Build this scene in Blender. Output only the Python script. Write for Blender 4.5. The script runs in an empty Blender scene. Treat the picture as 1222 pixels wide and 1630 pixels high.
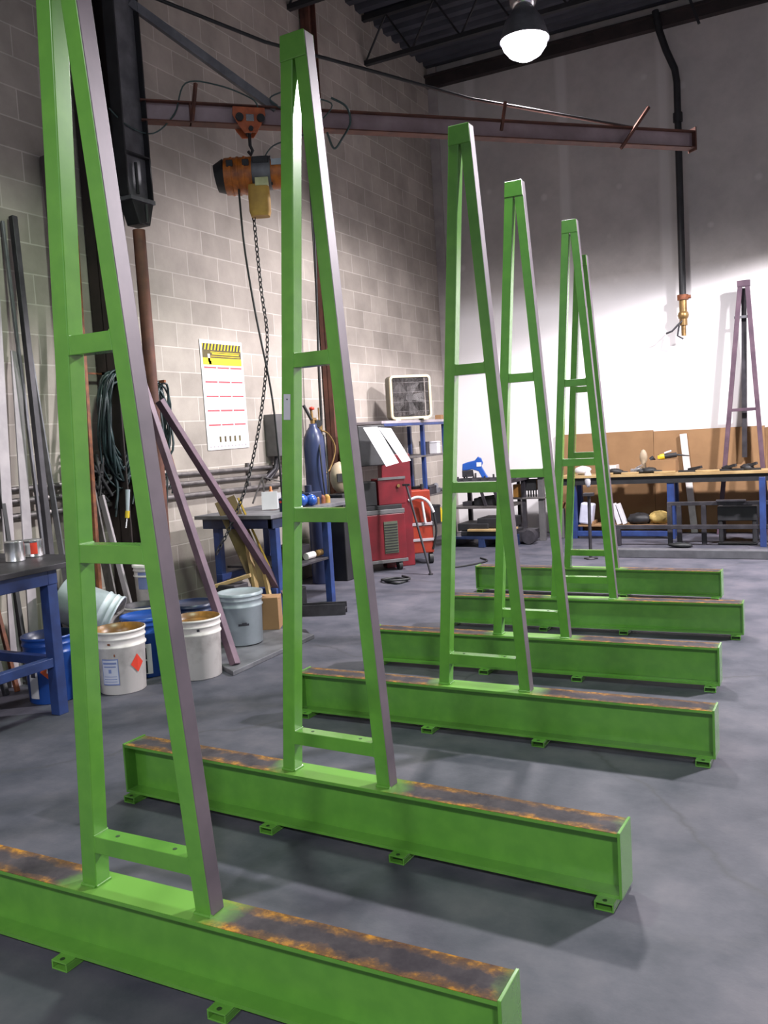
import bpy, math, random
from mathutils import Vector, Matrix, Euler
random.seed(7)
R = math.radians
col = bpy.context.scene.collection
sc = bpy.context.scene

# ------------------------------------------------------------------ helpers
class MB:
    def __init__(s): s.v=[]; s.f=[]; s.m=[]; s.sm=[]
    def add(s, verts, faces, m=0, smooth=False):
        b=len(s.v); s.v+= [tuple(p) for p in verts]
        for f in faces: s.f.append(tuple(b+i for i in f)); s.m.append(m); s.sm.append(smooth)
        return s
    def box(s, c, size, rot=None, m=0):
        hx,hy,hz=[k/2 for k in size]
        P=[Vector((x,y,z)) for x in(-hx,hx) for y in(-hy,hy) for z in(-hz,hz)]
        if rot is not None:
            M=rot if isinstance(rot,Matrix) else Euler(rot).to_matrix()
            P=[M@p for p in P]
        c=Vector(c); P=[p+c for p in P]
        return s.add(P,[(0,1,3,2),(4,6,7,5),(0,4,5,1),(2,3,7,6),(0,2,6,4),(1,5,7,3)],m)
    def bb(s, x0,x1,y0,y1,z0,z1,m=0): return s.box(((x0+x1)/2,(y0+y1)/2,(z0+z1)/2),(abs(x1-x0),abs(y1-y0),abs(z1-z0)),m=m)
    def bar(s, a, b, w, h=None, up=(0,0,1), m=0):
        a=Vector(a); b=Vector(b); h=h or w
        d=(b-a); L=d.length; d.normalize(); u=Vector(up)
        if abs(d.dot(u))>.98: u=Vector((0,1,0))
        x=d.cross(u).normalized(); y=x.cross(d).normalized()
        M=Matrix((x,d,y)).transposed()
        return s.box((a+b)/2,(w,L,h),M,m)
    def ring(s, c, ax, r, n):
        ax=Vector(ax).normalized(); u=Vector((0,0,1)) if abs(ax.z)<.9 else Vector((1,0,0))
        x=ax.cross(u).normalized(); y=ax.cross(x)
        return [Vector(c)+x*(r*math.cos(2*math.pi*i/n))+y*(r*math.sin(2*math.pi*i/n)) for i in range(n)]
    def cyl(s, a, b, r, r2=None, n=20, m=0, caps=True, smooth=True):
        a=Vector(a); b=Vector(b); r2=r if r2 is None else r2; ax=b-a
        A=s.ring(a,ax,r,n); B=s.ring(b,ax,r2,n)
        s.add(A+B,[(i,(i+1)%n,n+(i+1)%n,n+i) for i in range(n)],m,smooth)
        if caps: s.add(A,[tuple(range(n))],m); s.add(B,[tuple(reversed(range(n)))],m)
        return s
    def lathe(s, prof, c=(0,0,0), n=28, m=0, M=None, smooth=True):
        V=[]
        for r,z in prof:
            for i in range(n):
                t=2*math.pi*i/n; p=Vector((r*math.cos(t),r*math.sin(t),z))
                if M is not None: p=M@p
                V.append(p+Vector(c))
        F=[(k*n+i,k*n+(i+1)%n,(k+1)*n+(i+1)%n,(k+1)*n+i) for k in range(len(prof)-1) for i in range(n)]
        return s.add(V,F,m,smooth)
    def tube(s, pts, r, n=8, m=0, closed=False):
        P=[Vector(p) for p in pts]; N=len(P); V=[]
        px=None
        for i,p in enumerate(P):
            if closed: t=P[(i+1)%N]-P[i-1]
            else: t=P[min(i+1,N-1)]-P[max(i-1,0)]
            t.normalize()
            if px is None:
                u=Vector((0,0,1)) if abs(t.z)<.9 else Vector((1,0,0)); px=t.cross(u).normalized()
            else:
                px=(px-t*px.dot(t)); px=px.normalized() if px.length>1e-5 else t.orthogonal().normalized()
            y=t.cross(px)
            V+= [p+px*(r*math.cos(2*math.pi*k/n))+y*(r*math.sin(2*math.pi*k/n)) for k in range(n)]
        K=N if closed else N-1
        F=[(i*n+k,i*n+(k+1)%n,((i+1)%N)*n+(k+1)%n,((i+1)%N)*n+k) for i in range(K) for k in range(n)]
        s.add(V,F,m,True)
        if not closed: s.add(V[:n],[tuple(range(n))],m); s.add(V[-n:],[tuple(reversed(range(n)))],m)
        return s
    def prism(s, poly, h0, h1, axis='z', m=0):
        def mk(p,h): return {'z':(p[0],p[1],h),'y':(p[0],h,p[1]),'x':(h,p[0],p[1])}[axis]
        n=len(poly); V=[mk(p,h0) for p in poly]+[mk(p,h1) for p in poly]
        F=[tuple(reversed(range(n))),tuple(range(n,2*n))]+[(i,(i+1)%n,n+(i+1)%n,n+i) for i in range(n)]
        return s.add(V,F,m)
    def sphere(s, c, rad, n=12, m=0, sq=(1,1,1), noise=0):
        prof=[]; V=[];F=[]
        for j in range(n//2+1):
            ph=math.pi*j/(n//2)
            for i in range(n):
                t=2*math.pi*i/n; k=rad*(1+random.uniform(-noise,noise))
                V.append((c[0]+k*sq[0]*math.sin(ph)*math.cos(t),c[1]+k*sq[1]*math.sin(ph)*math.sin(t),c[2]-k*sq[2]*math.cos(ph)))
        for j in range(n//2):
            for i in range(n): F.append((j*n+i,j*n+(i+1)%n,(j+1)*n+(i+1)%n,(j+1)*n+i))
        return s.add(V,F,m,True)
    def build(s, name, mats, parent=None, bevel=0, loc=None):
        me=bpy.data.meshes.new(name); me.from_pydata(s.v,[],s.f)
        if not isinstance(mats,(list,tuple)): mats=[mats]
        for mt in mats: me.materials.append(mt)
        for p,mi,sm in zip(me.polygons,s.m,s.sm): p.material_index=mi; p.use_smooth=sm
        import bmesh
        bm=bmesh.new(); bm.from_mesh(me); bmesh.ops.recalc_face_normals(bm,faces=bm.faces); bm.to_mesh(me); bm.free()
        me.update()
        o=bpy.data.objects.new(name,me); col.objects.link(o)
        if parent is not None: o.parent=parent
        if loc is not None: o.location=loc
        if bevel:
            b=o.modifiers.new('bevel','BEVEL'); b.width=bevel; b.segments=2; b.limit_method='ANGLE'; b.angle_limit=R(50)
        return o

def tag(o,label,cat,group=None,kind=None):
    o['label']=label; o['category']=cat
    if group: o['group']=group
    if kind: o['kind']=kind
    return o
def thing(name,label,cat,loc,rz=0,group=None):
    o=bpy.data.objects.new(name,None); o.empty_display_size=.1; col.objects.link(o)
    o.location=loc; o.rotation_euler=(0,0,rz)
    return tag(o,label,cat,group)
def struct(o): o['kind']='structure'; return o
def copy_tree(o,parent=None):
    kids=list(o.children)
    c=o.copy(); col.objects.link(c)
    if parent is not None: c.parent=parent
    for k in kids: copy_tree(k,c)
    return c
def base(mb,c):  # shift a mesh builder so c becomes its local origin
    c=Vector(c); mb.v=[tuple(Vector(p)-c) for p in mb.v]; return mb
def solo(mb,name,mats,label,cat,group=None,origin=None,bevel=0):
    """a thing that is one mesh, its origin at its base"""
    if origin is None:
        xs=[p[0] for p in mb.v]; ys=[p[1] for p in mb.v]; zs=[p[2] for p in mb.v]
        origin=((min(xs)+max(xs))/2,(min(ys)+max(ys))/2,min(zs))
    base(mb,origin); o=mb.build(name,mats,None,bevel,origin)
    return tag(o,label,cat,group)

# ------------------------------------------------------------------ materials
def nt(name):
    m=bpy.data.materials.new(name); m.use_nodes=True
    t=m.node_tree; b=t.nodes['Principled BSDF']; return m,t,b
def ramp(t,stops):
    r=t.nodes.new('ShaderNodeValToRGB'); e=r.color_ramp.elements
    while len(e)<len(stops): e.new(.5)
    for i,(p,c) in enumerate(stops): e[i].position=p; e[i].color=(*c,1) if len(c)==3 else c
    return r
def noise(t,scale,detail=4,rough=.55,coord='Object',vec=None,sc3=None):
    n=t.nodes.new('ShaderNodeTexNoise'); n.inputs['Scale'].default_value=scale; n.inputs['Detail'].default_value=detail; n.inputs['Roughness'].default_value=rough
    if vec is None:
        tc=t.nodes.new('ShaderNodeTexCoord'); vec=tc.outputs[coord]
    if sc3:
        mp=t.nodes.new('ShaderNodeMapping'); mp.inputs['Scale'].default_value=sc3; t.links.new(vec,mp.inputs[0]); vec=mp.outputs[0]
    t.links.new(vec,n.inputs['Vector']); return n
def mixc(t,fac,a,b):
    m=t.nodes.new('ShaderNodeMix'); m.data_type='RGBA'
    for sk,v in ((0,fac),(6,a),(7,b)):
        if hasattr(v,'links') or isinstance(v,bpy.types.NodeSocket): t.links.new(v,m.inputs[sk])
        elif sk==0: m.inputs[0].default_value=v
        else: m.inputs[sk].default_value=(*v,1)
    return m.outputs[2]
def math_(t,op,a,b=None,clamp=False):
    m=t.nodes.new('ShaderNodeMath'); m.operation=op; m.use_clamp=clamp
    for i,v in enumerate((a,b)):
        if v is None: continue
        if isinstance(v,bpy.types.NodeSocket): t.links.new(v,m.inputs[i])
        else: m.inputs[i].default_value=v
    return m.outputs[0]
def pm(name,c,c2=None,rough=.5,metal=0,scale=9,bump=0,spec=.5,lo=.4,hi=.65,coat=0,detail=5):
    m,t,b=nt(name)
    c2=c2 or tuple(k*.75 for k in c)
    n=noise(t,scale,detail); r=ramp(t,[(lo,c2),(hi,c)]); t.links.new(n.outputs[0],r.inputs[0]); t.links.new(r.outputs[0],b.inputs['Base Color'])
    b.inputs['Roughness'].default_value=rough; b.inputs['Metallic'].default_value=metal; b.inputs['Specular IOR Level'].default_value=spec
    if coat: b.inputs['Coat Weight'].default_value=coat; b.inputs['Coat Roughness'].default_value=.15
    if bump:
        bp=t.nodes.new('ShaderNodeBump'); bp.inputs['Strength'].default_value=bump; bp.inputs['Distance'].default_value=.01
        t.links.new(n.outputs[0],bp.inputs['Height']); t.links.new(bp.outputs[0],b.inputs['Normal'])
    return m

green=pm('green_gloss_paint',(.115,.31,.042),(.098,.275,.038),rough=.24,scale=14,coat=.6)
green_dark=pm('hollow_tube_inside',(.02,.05,.012),rough=.7)
bare=pm('bare_mill_steel',(.16,.125,.15),(.10,.082,.10),rough=.48,metal=.15,scale=5,lo=.35,hi=.7)
darksteel=pm('dark_steel',(.055,.05,.06),(.028,.026,.032),rough=.5,metal=.3,scale=7)
blacksteel=pm('blackened_steel',(.02,.02,.024),(.012,.012,.014),rough=.55,scale=7)
greysteel=pm('grey_steel_plate',(.2,.2,.22),(.12,.12,.135),rough=.45,metal=.3,scale=6)
palesteel=pm('pale_lilac_steel',(.42,.37,.40),(.33,.29,.32),rough=.5,scale=6)
purple=pm('dark_purple_steel',(.14,.085,.115),(.085,.05,.075),rough=.5,metal=.2,scale=5)
rustm=pm('rusty_brown_steel',(.15,.055,.035),(.09,.035,.026),rough=.7,scale=8)
rustrod=pm('rusty_rod',(.25,.08,.03),(.13,.04,.02),rough=.7,scale=20)
blue=pm('blue_painted_steel',(.025,.055,.20),(.018,.035,.13),rough=.45,scale=8)
bluepl=pm('blue_plastic',(.02,.09,.40),(.015,.07,.32),rough=.3,scale=4)
bluedk=pm('dark_blue_plastic',(.02,.035,.10),(.012,.02,.05),rough=.35,scale=4)
white=pm('dirty_white_plastic',(.72,.68,.66),(.5,.46,.44),rough=.4,scale=7,lo=.3,hi=.5)
cream=pm('cream_plastic',(.68,.60,.40),(.55,.48,.32),rough=.45,scale=5)
palegrey=pm('pale_blue_grey_paint',(.42,.47,.52),(.33,.38,.42),rough=.3,scale=5)
paper=pm('white_paper',(.66,.65,.68),(.6,.59,.63),rough=.7,scale=3)
red=pm('red_machine_paint',(.17,.010,.018),(.12,.008,.014),rough=.4,scale=6)
orred=pm('orange_red_paint',(.33,.035,.014),(.24,.025,.012),rough=.45,scale=6)
orange=pm('worn_orange_paint',(.55,.16,.02),(.28,.08,.02),rough=.4,scale=16,lo=.35,hi=.6)
orangered=pm('worn_vermilion_paint',(.5,.12,.04),(.35,.08,.03),rough=.5,scale=16,lo=.35,hi=.6)
tan=pm('tan_canvas',(.48,.28,.06),(.36,.2,.05),rough=.7,scale=10)
yellow=pm('yellow',(.75,.55,.02),(.6,.42,.02),rough=.4)
card=pm('brown_cardboard',(.30,.17,.08),(.25,.14,.065),rough=.8,scale=3)
wood=pm('pale_plywood',(.45,.32,.15),(.32,.21,.09),rough=.65,scale=5)
ochre=pm('ochre_plate',(.11,.075,.02),(.07,.048,.016),rough=.5,scale=5)
rubber=pm('black_rubber',(.018,.02,.022),(.01,.011,.012),rough=.55,scale=10)
teal=pm('dark_teal_cable',(.03,.055,.06),(.015,.025,.03),rough=.4,scale=10)
brass=pm('dull_brass',(.35,.22,.08),(.2,.12,.05),rough=.4,metal=.6,scale=12)
chrome=pm('bright_tin',(.7,.7,.72),(.55,.55,.57),rough=.22,metal=.9,scale=4)
cylblue=pm('gas_cylinder_blue',(.035,.05,.13),(.025,.035,.09),rough=.35,scale=4)
inkm=pm('dark_print',(.03,.03,.05),(.02,.02,.03),rough=.7)
bluink=pm('blue_print',(.2,.25,.5),(.16,.2,.4),rough=.7)
redink=pm('red_print',(.5,.10,.12),(.45,.08,.1),rough=.7)
redlab=pm('red_label',(.65,.05,.02),(.6,.04,.02),rough=.5)
greyplastic=pm('grey_enclosure',(.12,.115,.12),(.09,.085,.09),rough=.5)
beigem=pm('beige_plastic',(.42,.34,.24),(.36,.28,.19),rough=.5)
galv=pm('galvanised_conduit',(.22,.2,.2),(.12,.11,.11),rough=.45,metal=.5,scale=10)
brownox=pm('dark_brown_column_paint',(.035,.022,.022),(.02,.014,.014),rough=.6,scale=6)

# beam top: mill scale, rust at the flange edges, green overspray around the welded uprights
def beamtop():
    m,t,b=nt('rusty_beam_top')
    tc=t.nodes.new('ShaderNodeTexCoord'); sp=t.nodes.new('ShaderNodeSeparateXYZ'); t.links.new(tc.outputs['Object'],sp.inputs[0])
    info=t.nodes.new('ShaderNodeObjectInfo')
    ad=t.nodes.new('ShaderNodeVectorMath'); ad.operation='ADD'; t.links.new(tc.outputs['Object'],ad.inputs[0]); 
    cmb=t.nodes.new('ShaderNodeCombineXYZ'); t.links.new(math_(t,'MULTIPLY',info.outputs['Random'],37.),cmb.inputs[0]); t.links.new(cmb.outputs[0],ad.inputs[1])
    n1=noise(t,9,6,.65,vec=ad.outputs[0]); n2=noise(t,34,4,.7,vec=ad.outputs[0],sc3=(.8,1,1))
    scale=ramp(t,[(.35,(.035,.03,.037)),(.65,(.075,.063,.07))]); t.links.new(n1.outputs[0],scale.inputs[0])
    rust=ramp(t,[(.3,(.075,.04,.03)),(.5,(.17,.085,.03)),(.66,(.48,.215,.022))]); t.links.new(n2.outputs[0],rust.inputs[0])
    ay=math_(t,'ABSOLUTE',sp.outputs[1])
    e=math_(t,'ADD',math_(t,'MULTIPLY',ay,19.),math_(t,'MULTIPLY',n1.outputs[0],2.3))
    e=math_(t,'MULTIPLY',math_(t,'SUBTRACT',e,1.60),1.5,True)
    c1=mixc(t,e,scale.outputs[0],rust.outputs[0])
    ax=math_(t,'ABSOLUTE',sp.outputs[0])
    g=math_(t,'ADD',ax,math_(t,'MULTIPLY',n1.outputs[0],.16))
    g=math_(t,'MULTIPLY',math_(t,'SUBTRACT',.385,g),9.,True)
    e2=math_(t,'MULTIPLY',math_(t,'SUBTRACT',math_(t,'ADD',ax,math_(t,'MULTIPLY',n1.outputs[0],.12)),1.035),14.,True)
    g=math_(t,'MAXIMUM',g,math_(t,'MULTIPLY',e2,.7))
    c2=mixc(t,g,c1,(.15,.34,.06))
    t.links.new(c2,b.inputs['Base Color'])
    rr=t.nodes.new('ShaderNodeMapRange'); t.links.new(g,rr.inputs[0]); b.inputs['Specular IOR Level'].default_value=.2; rr.inputs[3].default_value=.75; rr.inputs[4].default_value=.3
    t.links.new(rr.outputs[0],b.inputs['Roughness'])
    return m
beamtop_m=beamtop()

def floor_mat():
    m,t,b=nt('concrete_floor')
    n1=noise(t,.55,6,.6); n2=noise(t,3.2,8,.62); n3=noise(t,60,3,.6)
    a=ramp(t,[(.35,(.062,.063,.082)),(.65,(.104,.099,.122))]); t.links.new(n1.outputs[0],a.inputs[0])
    bb=ramp(t,[(.34,(.030,.036,.052)),(.52,(.082,.082,.106)),(.68,(.135,.125,.150))]); t.links.new(n2.outputs[0],bb.inputs[0])
    c=mixc(t,.62,a.outputs[0],bb.outputs[0])
    w=t.nodes.new('ShaderNodeTexVoronoi'); w.feature='DISTANCE_TO_EDGE'; w.inputs['Scale'].default_value=.33
    tc=t.nodes.new('ShaderNodeTexCoord'); nn=noise(t,2.2,4); ad=t.nodes.new('ShaderNodeVectorMath'); ad.operation='ADD'
    sc_=t.nodes.new('ShaderNodeVectorMath'); sc_.operation='SCALE'; t.links.new(nn.outputs[1],sc_.inputs[0]); sc_.inputs['Scale'].default_value=.35
    t.links.new(tc.outputs['Object'],ad.inputs[0]); t.links.new(sc_.outputs[0],ad.inputs[1]); t.links.new(ad.outputs[0],w.inputs['Vector'])
    cr=ramp(t,[(0,(1,1,1)),(.006,(0,0,0))]); t.links.new(w.outputs[0],cr.inputs[0])
    c=mixc(t,math_(t,'MULTIPLY',cr.outputs[0],.75),c,(.06,.06,.07))
    # pale chalky scuffs
    n4=noise(t,1.3,5,.7,sc3=(1,2.2,1)); sc4=ramp(t,[(.6,(0,0,0)),(.72,(1,1,1))]); t.links.new(n4.outputs[0],sc4.inputs[0])
    c=mixc(t,math_(t,'MULTIPLY',sc4.outputs[0],.25),c,(.125,.118,.132))
    t.links.new(c,b.inputs['Base Color']); b.inputs['Roughness'].default_value=.6; b.inputs['Specular IOR Level'].default_value=.3
    bp=t.nodes.new('ShaderNodeBump'); bp.inputs['Strength'].default_value=.15; bp.inputs['Distance'].default_value=.004
    t.links.new(n3.outputs[0],bp.inputs['Height']); t.links.new(bp.outputs[0],b.inputs['Normal'])
    return m
def cmu_mat():
    m,t,b=nt('concrete_block_wall')
    tc=t.nodes.new('ShaderNodeTexCoord'); sp=t.nodes.new('ShaderNodeSeparateXYZ'); t.links.new(tc.outputs['Object'],sp.inputs[0])
    cb=t.nodes.new('ShaderNodeCombineXYZ'); t.links.new(sp.outputs[1],cb.inputs[0]); t.links.new(sp.outputs[2],cb.inputs[1])
    br=t.nodes.new('ShaderNodeTexBrick'); t.links.new(cb.outputs[0],br.inputs['Vector'])
    br.inputs['Scale'].default_value=1; br.inputs['Brick Width'].default_value=.4064; br.inputs['Row Height'].default_value=.2032
    br.inputs['Mortar Size'].default_value=.006; br.inputs['Mortar Smooth'].default_value=.4; br.inputs['Bias'].default_value=0
    br.inputs['Color1'].default_value=(.34,.31,.285,1); br.inputs['Color2'].default_value=(.43,.395,.365,1); br.inputs['Mortar'].default_value=(.54,.505,.48,1)
    n=noise(t,2.2,6,.6); r=ramp(t,[(.3,(.72,.70,.68)),(.7,(1.08,1.05,1.02))]); t.links.new(n.outputs[0],r.inputs[0])
    mm=t.nodes.new('ShaderNodeMix'); mm.data_type='RGBA'; mm.blend_type='MULTIPLY'; mm.inputs[0].default_value=1
    t.links.new(br.outputs[0],mm.inputs[6]); t.links.new(r.outputs[0],mm.inputs[7]); t.links.new(mm.outputs[2],b.inputs['Base Color'])
    b.inputs['Roughness'].default_value=.75; b.inputs['Specular IOR Level'].default_value=.3
    n3=noise(t,120,3); h=math_(t,'ADD',math_(t,'MULTIPLY',br.outputs[1],-1.),math_(t,'MULTIPLY',n3.outputs[0],.35))
    bp=t.nodes.new('ShaderNodeBump'); bp.inputs['Strength'].default_value=.35; bp.inputs['Distance'].default_value=.006
    t.links.new(h,bp.inputs['Height']); t.links.new(bp.outputs[0],b.inputs['Normal'])
    return m
def drywall_mat():
    m,t,b=nt('taped_drywall')
    tc=t.nodes.new('ShaderNodeTexCoord'); sp=t.nodes.new('ShaderNodeSeparateXYZ'); t.links.new(tc.outputs['Object'],sp.inputs[0])
    # joint compound bands every 1.22 m, and spots of filler
    fr=math_(t,'FRACT',math_(t,'MULTIPLY',sp.outputs[0],1/1.22)); d=math_(t,'ABSOLUTE',math_(t,'SUBTRACT',fr,.5))
    n=noise(t,3,6,.65); d2=math_(t,'ADD',d,math_(t,'MULTIPLY',math_(t,'SUBTRACT',n.outputs[0],.5),.05))
    band=math_(t,'MULTIPLY',math_(t,'SUBTRACT',.07,d2),25.,True)
    vo=t.nodes.new('ShaderNodeTexVoronoi'); vo.inputs['Scale'].default_value=2.4; t.links.new(tc.outputs['Object'],vo.inputs['Vector'])
    spot=math_(t,'MULTIPLY',math_(t,'SUBTRACT',.13,vo.outputs['Distance']),14.,True)
    msk=math_(t,'MAXIMUM',band,spot)
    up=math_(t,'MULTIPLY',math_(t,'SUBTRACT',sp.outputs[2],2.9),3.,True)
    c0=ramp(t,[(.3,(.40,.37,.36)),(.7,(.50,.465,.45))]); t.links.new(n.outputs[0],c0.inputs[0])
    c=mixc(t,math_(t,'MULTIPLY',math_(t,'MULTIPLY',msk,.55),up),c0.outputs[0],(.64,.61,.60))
    low=mixc(t,.8,c0.outputs[0],(.88,.86,.88))  # lamp-bright zone of the lower wall, put into the colour as white
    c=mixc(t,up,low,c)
    t.links.new(c,b.inputs['Base Color']); b.inputs['Roughness'].default_value=.8; b.inputs['Specular IOR Level'].default_value=.2
    return m
floor_m=floor_mat(); cmu=cmu_mat(); dry=drywall_mat()
deck=pm('dark_roof_deck',(.055,.058,.075),(.035,.037,.05),rough=.7,scale=2)

# ------------------------------------------------------------------ room shell
WX,WY,HC=-4.85,11.15,6.25
X1,Y0=7.0,-6.0
def one(mb,name,mt,**k): return struct(mb.build(name,mt,**k))
one(MB().bb(WX-.3,X1,Y0,WY+.3,-.2,0),'floor',floor_m)
one(MB().bb(WX-.3,WX,Y0,WY+.3,0,HC+.2),'wall_left',cmu)
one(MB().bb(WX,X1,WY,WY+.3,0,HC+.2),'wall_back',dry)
one(MB().bb(X1,X1+.3,Y0,WY+.3,0,HC+.2),'wall_light_blocker',cmu)  # added unseen wall, keeps side ambient light off the left wall
# ribbed steel roof deck
mb=MB(); y=Y0
pts=[]
while y<WY:
    pts+=[(y,HC),(y+.10,HC),(y+.13,HC+.06),(y+.20,HC+.06)]; y+=.23
mb.prism([(p[0],p[1]) for p in pts]+[(pts[-1][0],HC+.2),(pts[0][0],HC+.2)],WX,X1,'x')
one(mb,'ceiling',deck)
one(MB().bb(WX,X1,WY-.1,WY,5.98,6.13).bb(WX,X1,WY-.14,WY,6.10,6.13),'trim_1',brownox)
one(MB().bb(WX+.002,WX+.13,WY-.035,WY-.002,0,HC),'trim_2',pm('corner_trim_board',(.42,.38,.37),(.34,.3,.3),rough=.7,scale=4))
# open web roof joists running across the hall
def joist(y,label):
    t=thing('roof_joist',label,'roof joist',(0,y,HC-.55),0,'open web roof joists under the deck')
    MB().bb(WX,X1,-.03,.03,.49,.55).build('top_chord',blacksteel,t)
    MB().bb(WX,X1,-.03,.03,0,.05).build('bottom_chord',blacksteel,t)
    mb=MB(); x=WX; up=0
    while x<X1-.3:
        mb.tube([(x,0,.03 if not up else .5),(x+.3,0,.5 if not up else .03)],.012,6); x+=.3; up=1-up
    mb.build('web',blacksteel,t); return t
joist(9.35,'dark open web roof joist between the glowing lamp and the back wall')
joist(7.75,'dark open web roof joist crossing directly above the glowing lamp')

# ------------------------------------------------------------------ green racks
L2,W2,HF,H=1.0095,.0585,.027,.199
HT=HF+H; TT=2.743; A0,T0,TW,D2=.225,.0477,.0514,.0262
def lx(z): return A0+(T0-A0)*(z-HT)/(TT-HT)
PIV=Vector((0,0,HT))
def make_rack():
    t=thing('a_frame_rack','x','rack',(0,0,0))
    ft,wt,ep=.011,.008,.009
    b=MB()
    b.bb(-L2+ep,L2-ep,-W2,W2,HF,HF+ft); b.bb(-L2+ep,L2-ep,-wt/2,wt/2,HF+ft,HT-ft); b.bb(-L2+ep,L2-ep,-W2,W2,HT-ft,HT-.0012)
    b.bb(-L2+ep,L2-ep,-W2+.0015,W2-.0015,HT-.0012,HT,m=1)
    beam=b.build('i_beam',[green,beamtop_m],t)
    for s in (-1,1):
        MB().bb(s*(L2-ep),s*L2,-W2-.002,W2+.002,HF,HT+.004).build('end_plate',green,beam,bevel=.0015)
    for xf in (-(L2-.046),-.2714,.2714,L2-.046):
        f=MB(); w=.029; y0,y1=-.092,.092; th=.005
        f.bb(xf-w,xf+w,y0,y1,HF-th,HF); f.bb(xf-w,xf+w,y0,y1,0,th); f.bb(xf-w,xf-w+th,y0,y1,th,HF-th); f.bb(xf+w-th,xf+w,y0,y1,th,HF-th)
        f.bb(xf-w+th,xf+w-th,y0+.02,y1-.02,th,HF-th,m=1)
        for s in (-1,1): f.cyl((xf,s*.078,HF-.0005),(xf,s*.078,HF+.0008),.007,n=12,m=1)
        f.build('foot',[green,green_dark],beam,bevel=.0015)
    for s in (-1,1):
        zt=TT-.002
        q=[(s*A0,HT),(s*(A0-TW),HT),(s*(lx(zt)-TW+.002),zt),(s*lx(zt),zt)]
        if s<0: q=q[::-1]
        p=MB(); p.prism(q,-D2,D2,'y')
        # outer face left as bare steel
        for i in range(len(p.f)):
            c=[p.v[k] for k in p.f[i]]
            if all(abs(abs(v[0])-lx(v[2]))<1e-4 for v in c): p.m[i]=1
        # weld bead around the foot of the upright
        r=.006
        p.tube([(s*(A0-TW),-D2,HT+.002),(s*A0,-D2,HT+.002)],r,8); p.tube([(s*(A0-TW),-D2,HT+.002),(s*(A0-TW),D2,HT+.002)],r,8)
        p.build('upright',[green,bare],t,bevel=.003)
    for z,nm in ((1.7095,1),(1.1785,2),(.3745,3)):
        rh=.048; g=MB()
        xa=lx(z)-TW+.001; xb=lx(z-rh)-TW+.001
        g.prism([(-xa,z),(-xb,z-rh),(xb,z-rh),(xa,z)],-D2+.001,D2-.001,'y')
        if nm==3:
            for s in (-1,1): g.cyl((s*.10,0,z-.0005),(s*.10,0,z+.0008),.006,n=12,m=1)
        for s in (-1,1): g.tube([(s*xa,-D2+.001,z),(s*xb,-D2+.001,z-rh)],.0035,6); g.tube([(s*xa,-D2+.001,z),(s*xa,D2,z)],.004,6)
        g.build('crossbar',[green,green_dark],t,bevel=.0025)
    g=MB(); g.prism([(-T0-.001,TT),(-T0-.006,2.659),(T0+.003,2.659),(T0-.001,TT)],-D2-.004,D2+.004,'y')
    g.build('top_cap',green,t,bevel=.003)
    return t
racks=[(-1.646,1.648,.0041,-.0178,.0029,'nearest green A-frame rack, its long beam cut off by the left edge of the photo'),
 (-1.581,2.526,-.0431,.010,.0033,'second green A-frame rack from the camera, with a pale sticker on its left upright'),
 (-1.469,3.677,-.0075,.0031,.0043,'third green A-frame rack from the camera, directly behind the rack with the sticker'),
 (-1.570,4.679,.0119,-.0021,.0068,'fourth green A-frame rack, standing between the third rack and the overlapping far pair'),
 (-1.561,5.796,.0371,-.0059,.0019,'fifth green A-frame rack, front one of the overlapping far pair, its beam reaching furthest right'),
 (-1.822,7.029,-.0154,.0054,.0022,'farthest green A-frame rack, its top just peeking out behind the fifth rack')]
proto=make_rack(); allr=[]
for i,(x,y,rz,rx,ry,lab) in enumerate(racks):
    o=proto if i==0 else copy_tree(proto)
    allr.append(o)
for o,(x,y,rz,rx,ry,lab) in zip(allr,racks):
    o.location=(x,y,0); o.rotation_euler=(0,0,rz); o['label']=lab; o['group']='row of green A-frame racks'
    M=Matrix.Translation(PIV)@Euler((-rx,ry,0)).to_matrix().to_4x4()@Matrix.Translation(-PIV)
    for c in o.children:
        if not c.name.startswith('i_beam'): c.matrix_basis=M
s=MB(); zc=1.53; s.box((-(lx(zc)-TW/2)-.001,-D2-.0012,zc),(.028,.0016,.088),Euler((0,R(4.1),0)).to_matrix()); s.cyl((-(lx(1.55)-TW/2),-D2-.002,1.556),(-(lx(1.55)-TW/2),-D2-.0025,1.556),.003,n=8,m=1)
st=s.build('sticker',[pm('grey_sticker',(.5,.48,.55),(.45,.43,.5),rough=.4),inkm],allr[1]); st.matrix_basis=Matrix.Translation(PIV)@Euler((-.010,.0033,0)).to_matrix().to_4x4()@Matrix.Translation(-PIV)
st['label']='pale grey sticker'

# ------------------------------------------------------------------ columns, jib crane
def isec(mb,x,y,z0,z1,w,d,tf=.014,tw=.01,m=0,rz=0):
    for s in (-1,1): mb.bb(x-w/2,x+w/2,y+s*(d/2-tf/2)-tf/2,y+s*(d/2-tf/2)+tf/2,z0,z1,m)
    mb.bb(x-tw/2,x+tw/2,y-d/2,y+d/2,z0,z1,m)
mb=MB(); isec(mb,-4.73,4.85,0,HC,.2,.2); mb.bb(-4.84,-4.625,4.72,4.98,0,.02)
solo(mb,'building_column',brownox,'dark brown steel building column on the block wall, behind the jib crane mast','column',bevel=.002)
mb=MB(); isec(mb,-4.78,8.0,0,HC,.11,.14); solo(mb,'building_column',rustm,'rusty brown steel column on the block wall beside the blue gas cylinder','column',bevel=.002)

jib=thing('jib_crane','wall-side jib crane with a long boom reaching across below the lamp','crane',(-4.5,4.95,0))
mb=MB(); mb.cyl((0,0,.0),(0,0,3.0),.045,n=20); mb.bb(-.12,.12,-.12,.12,0,.015); mb.build('support_post',rustm,jib)
mb=MB()
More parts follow.
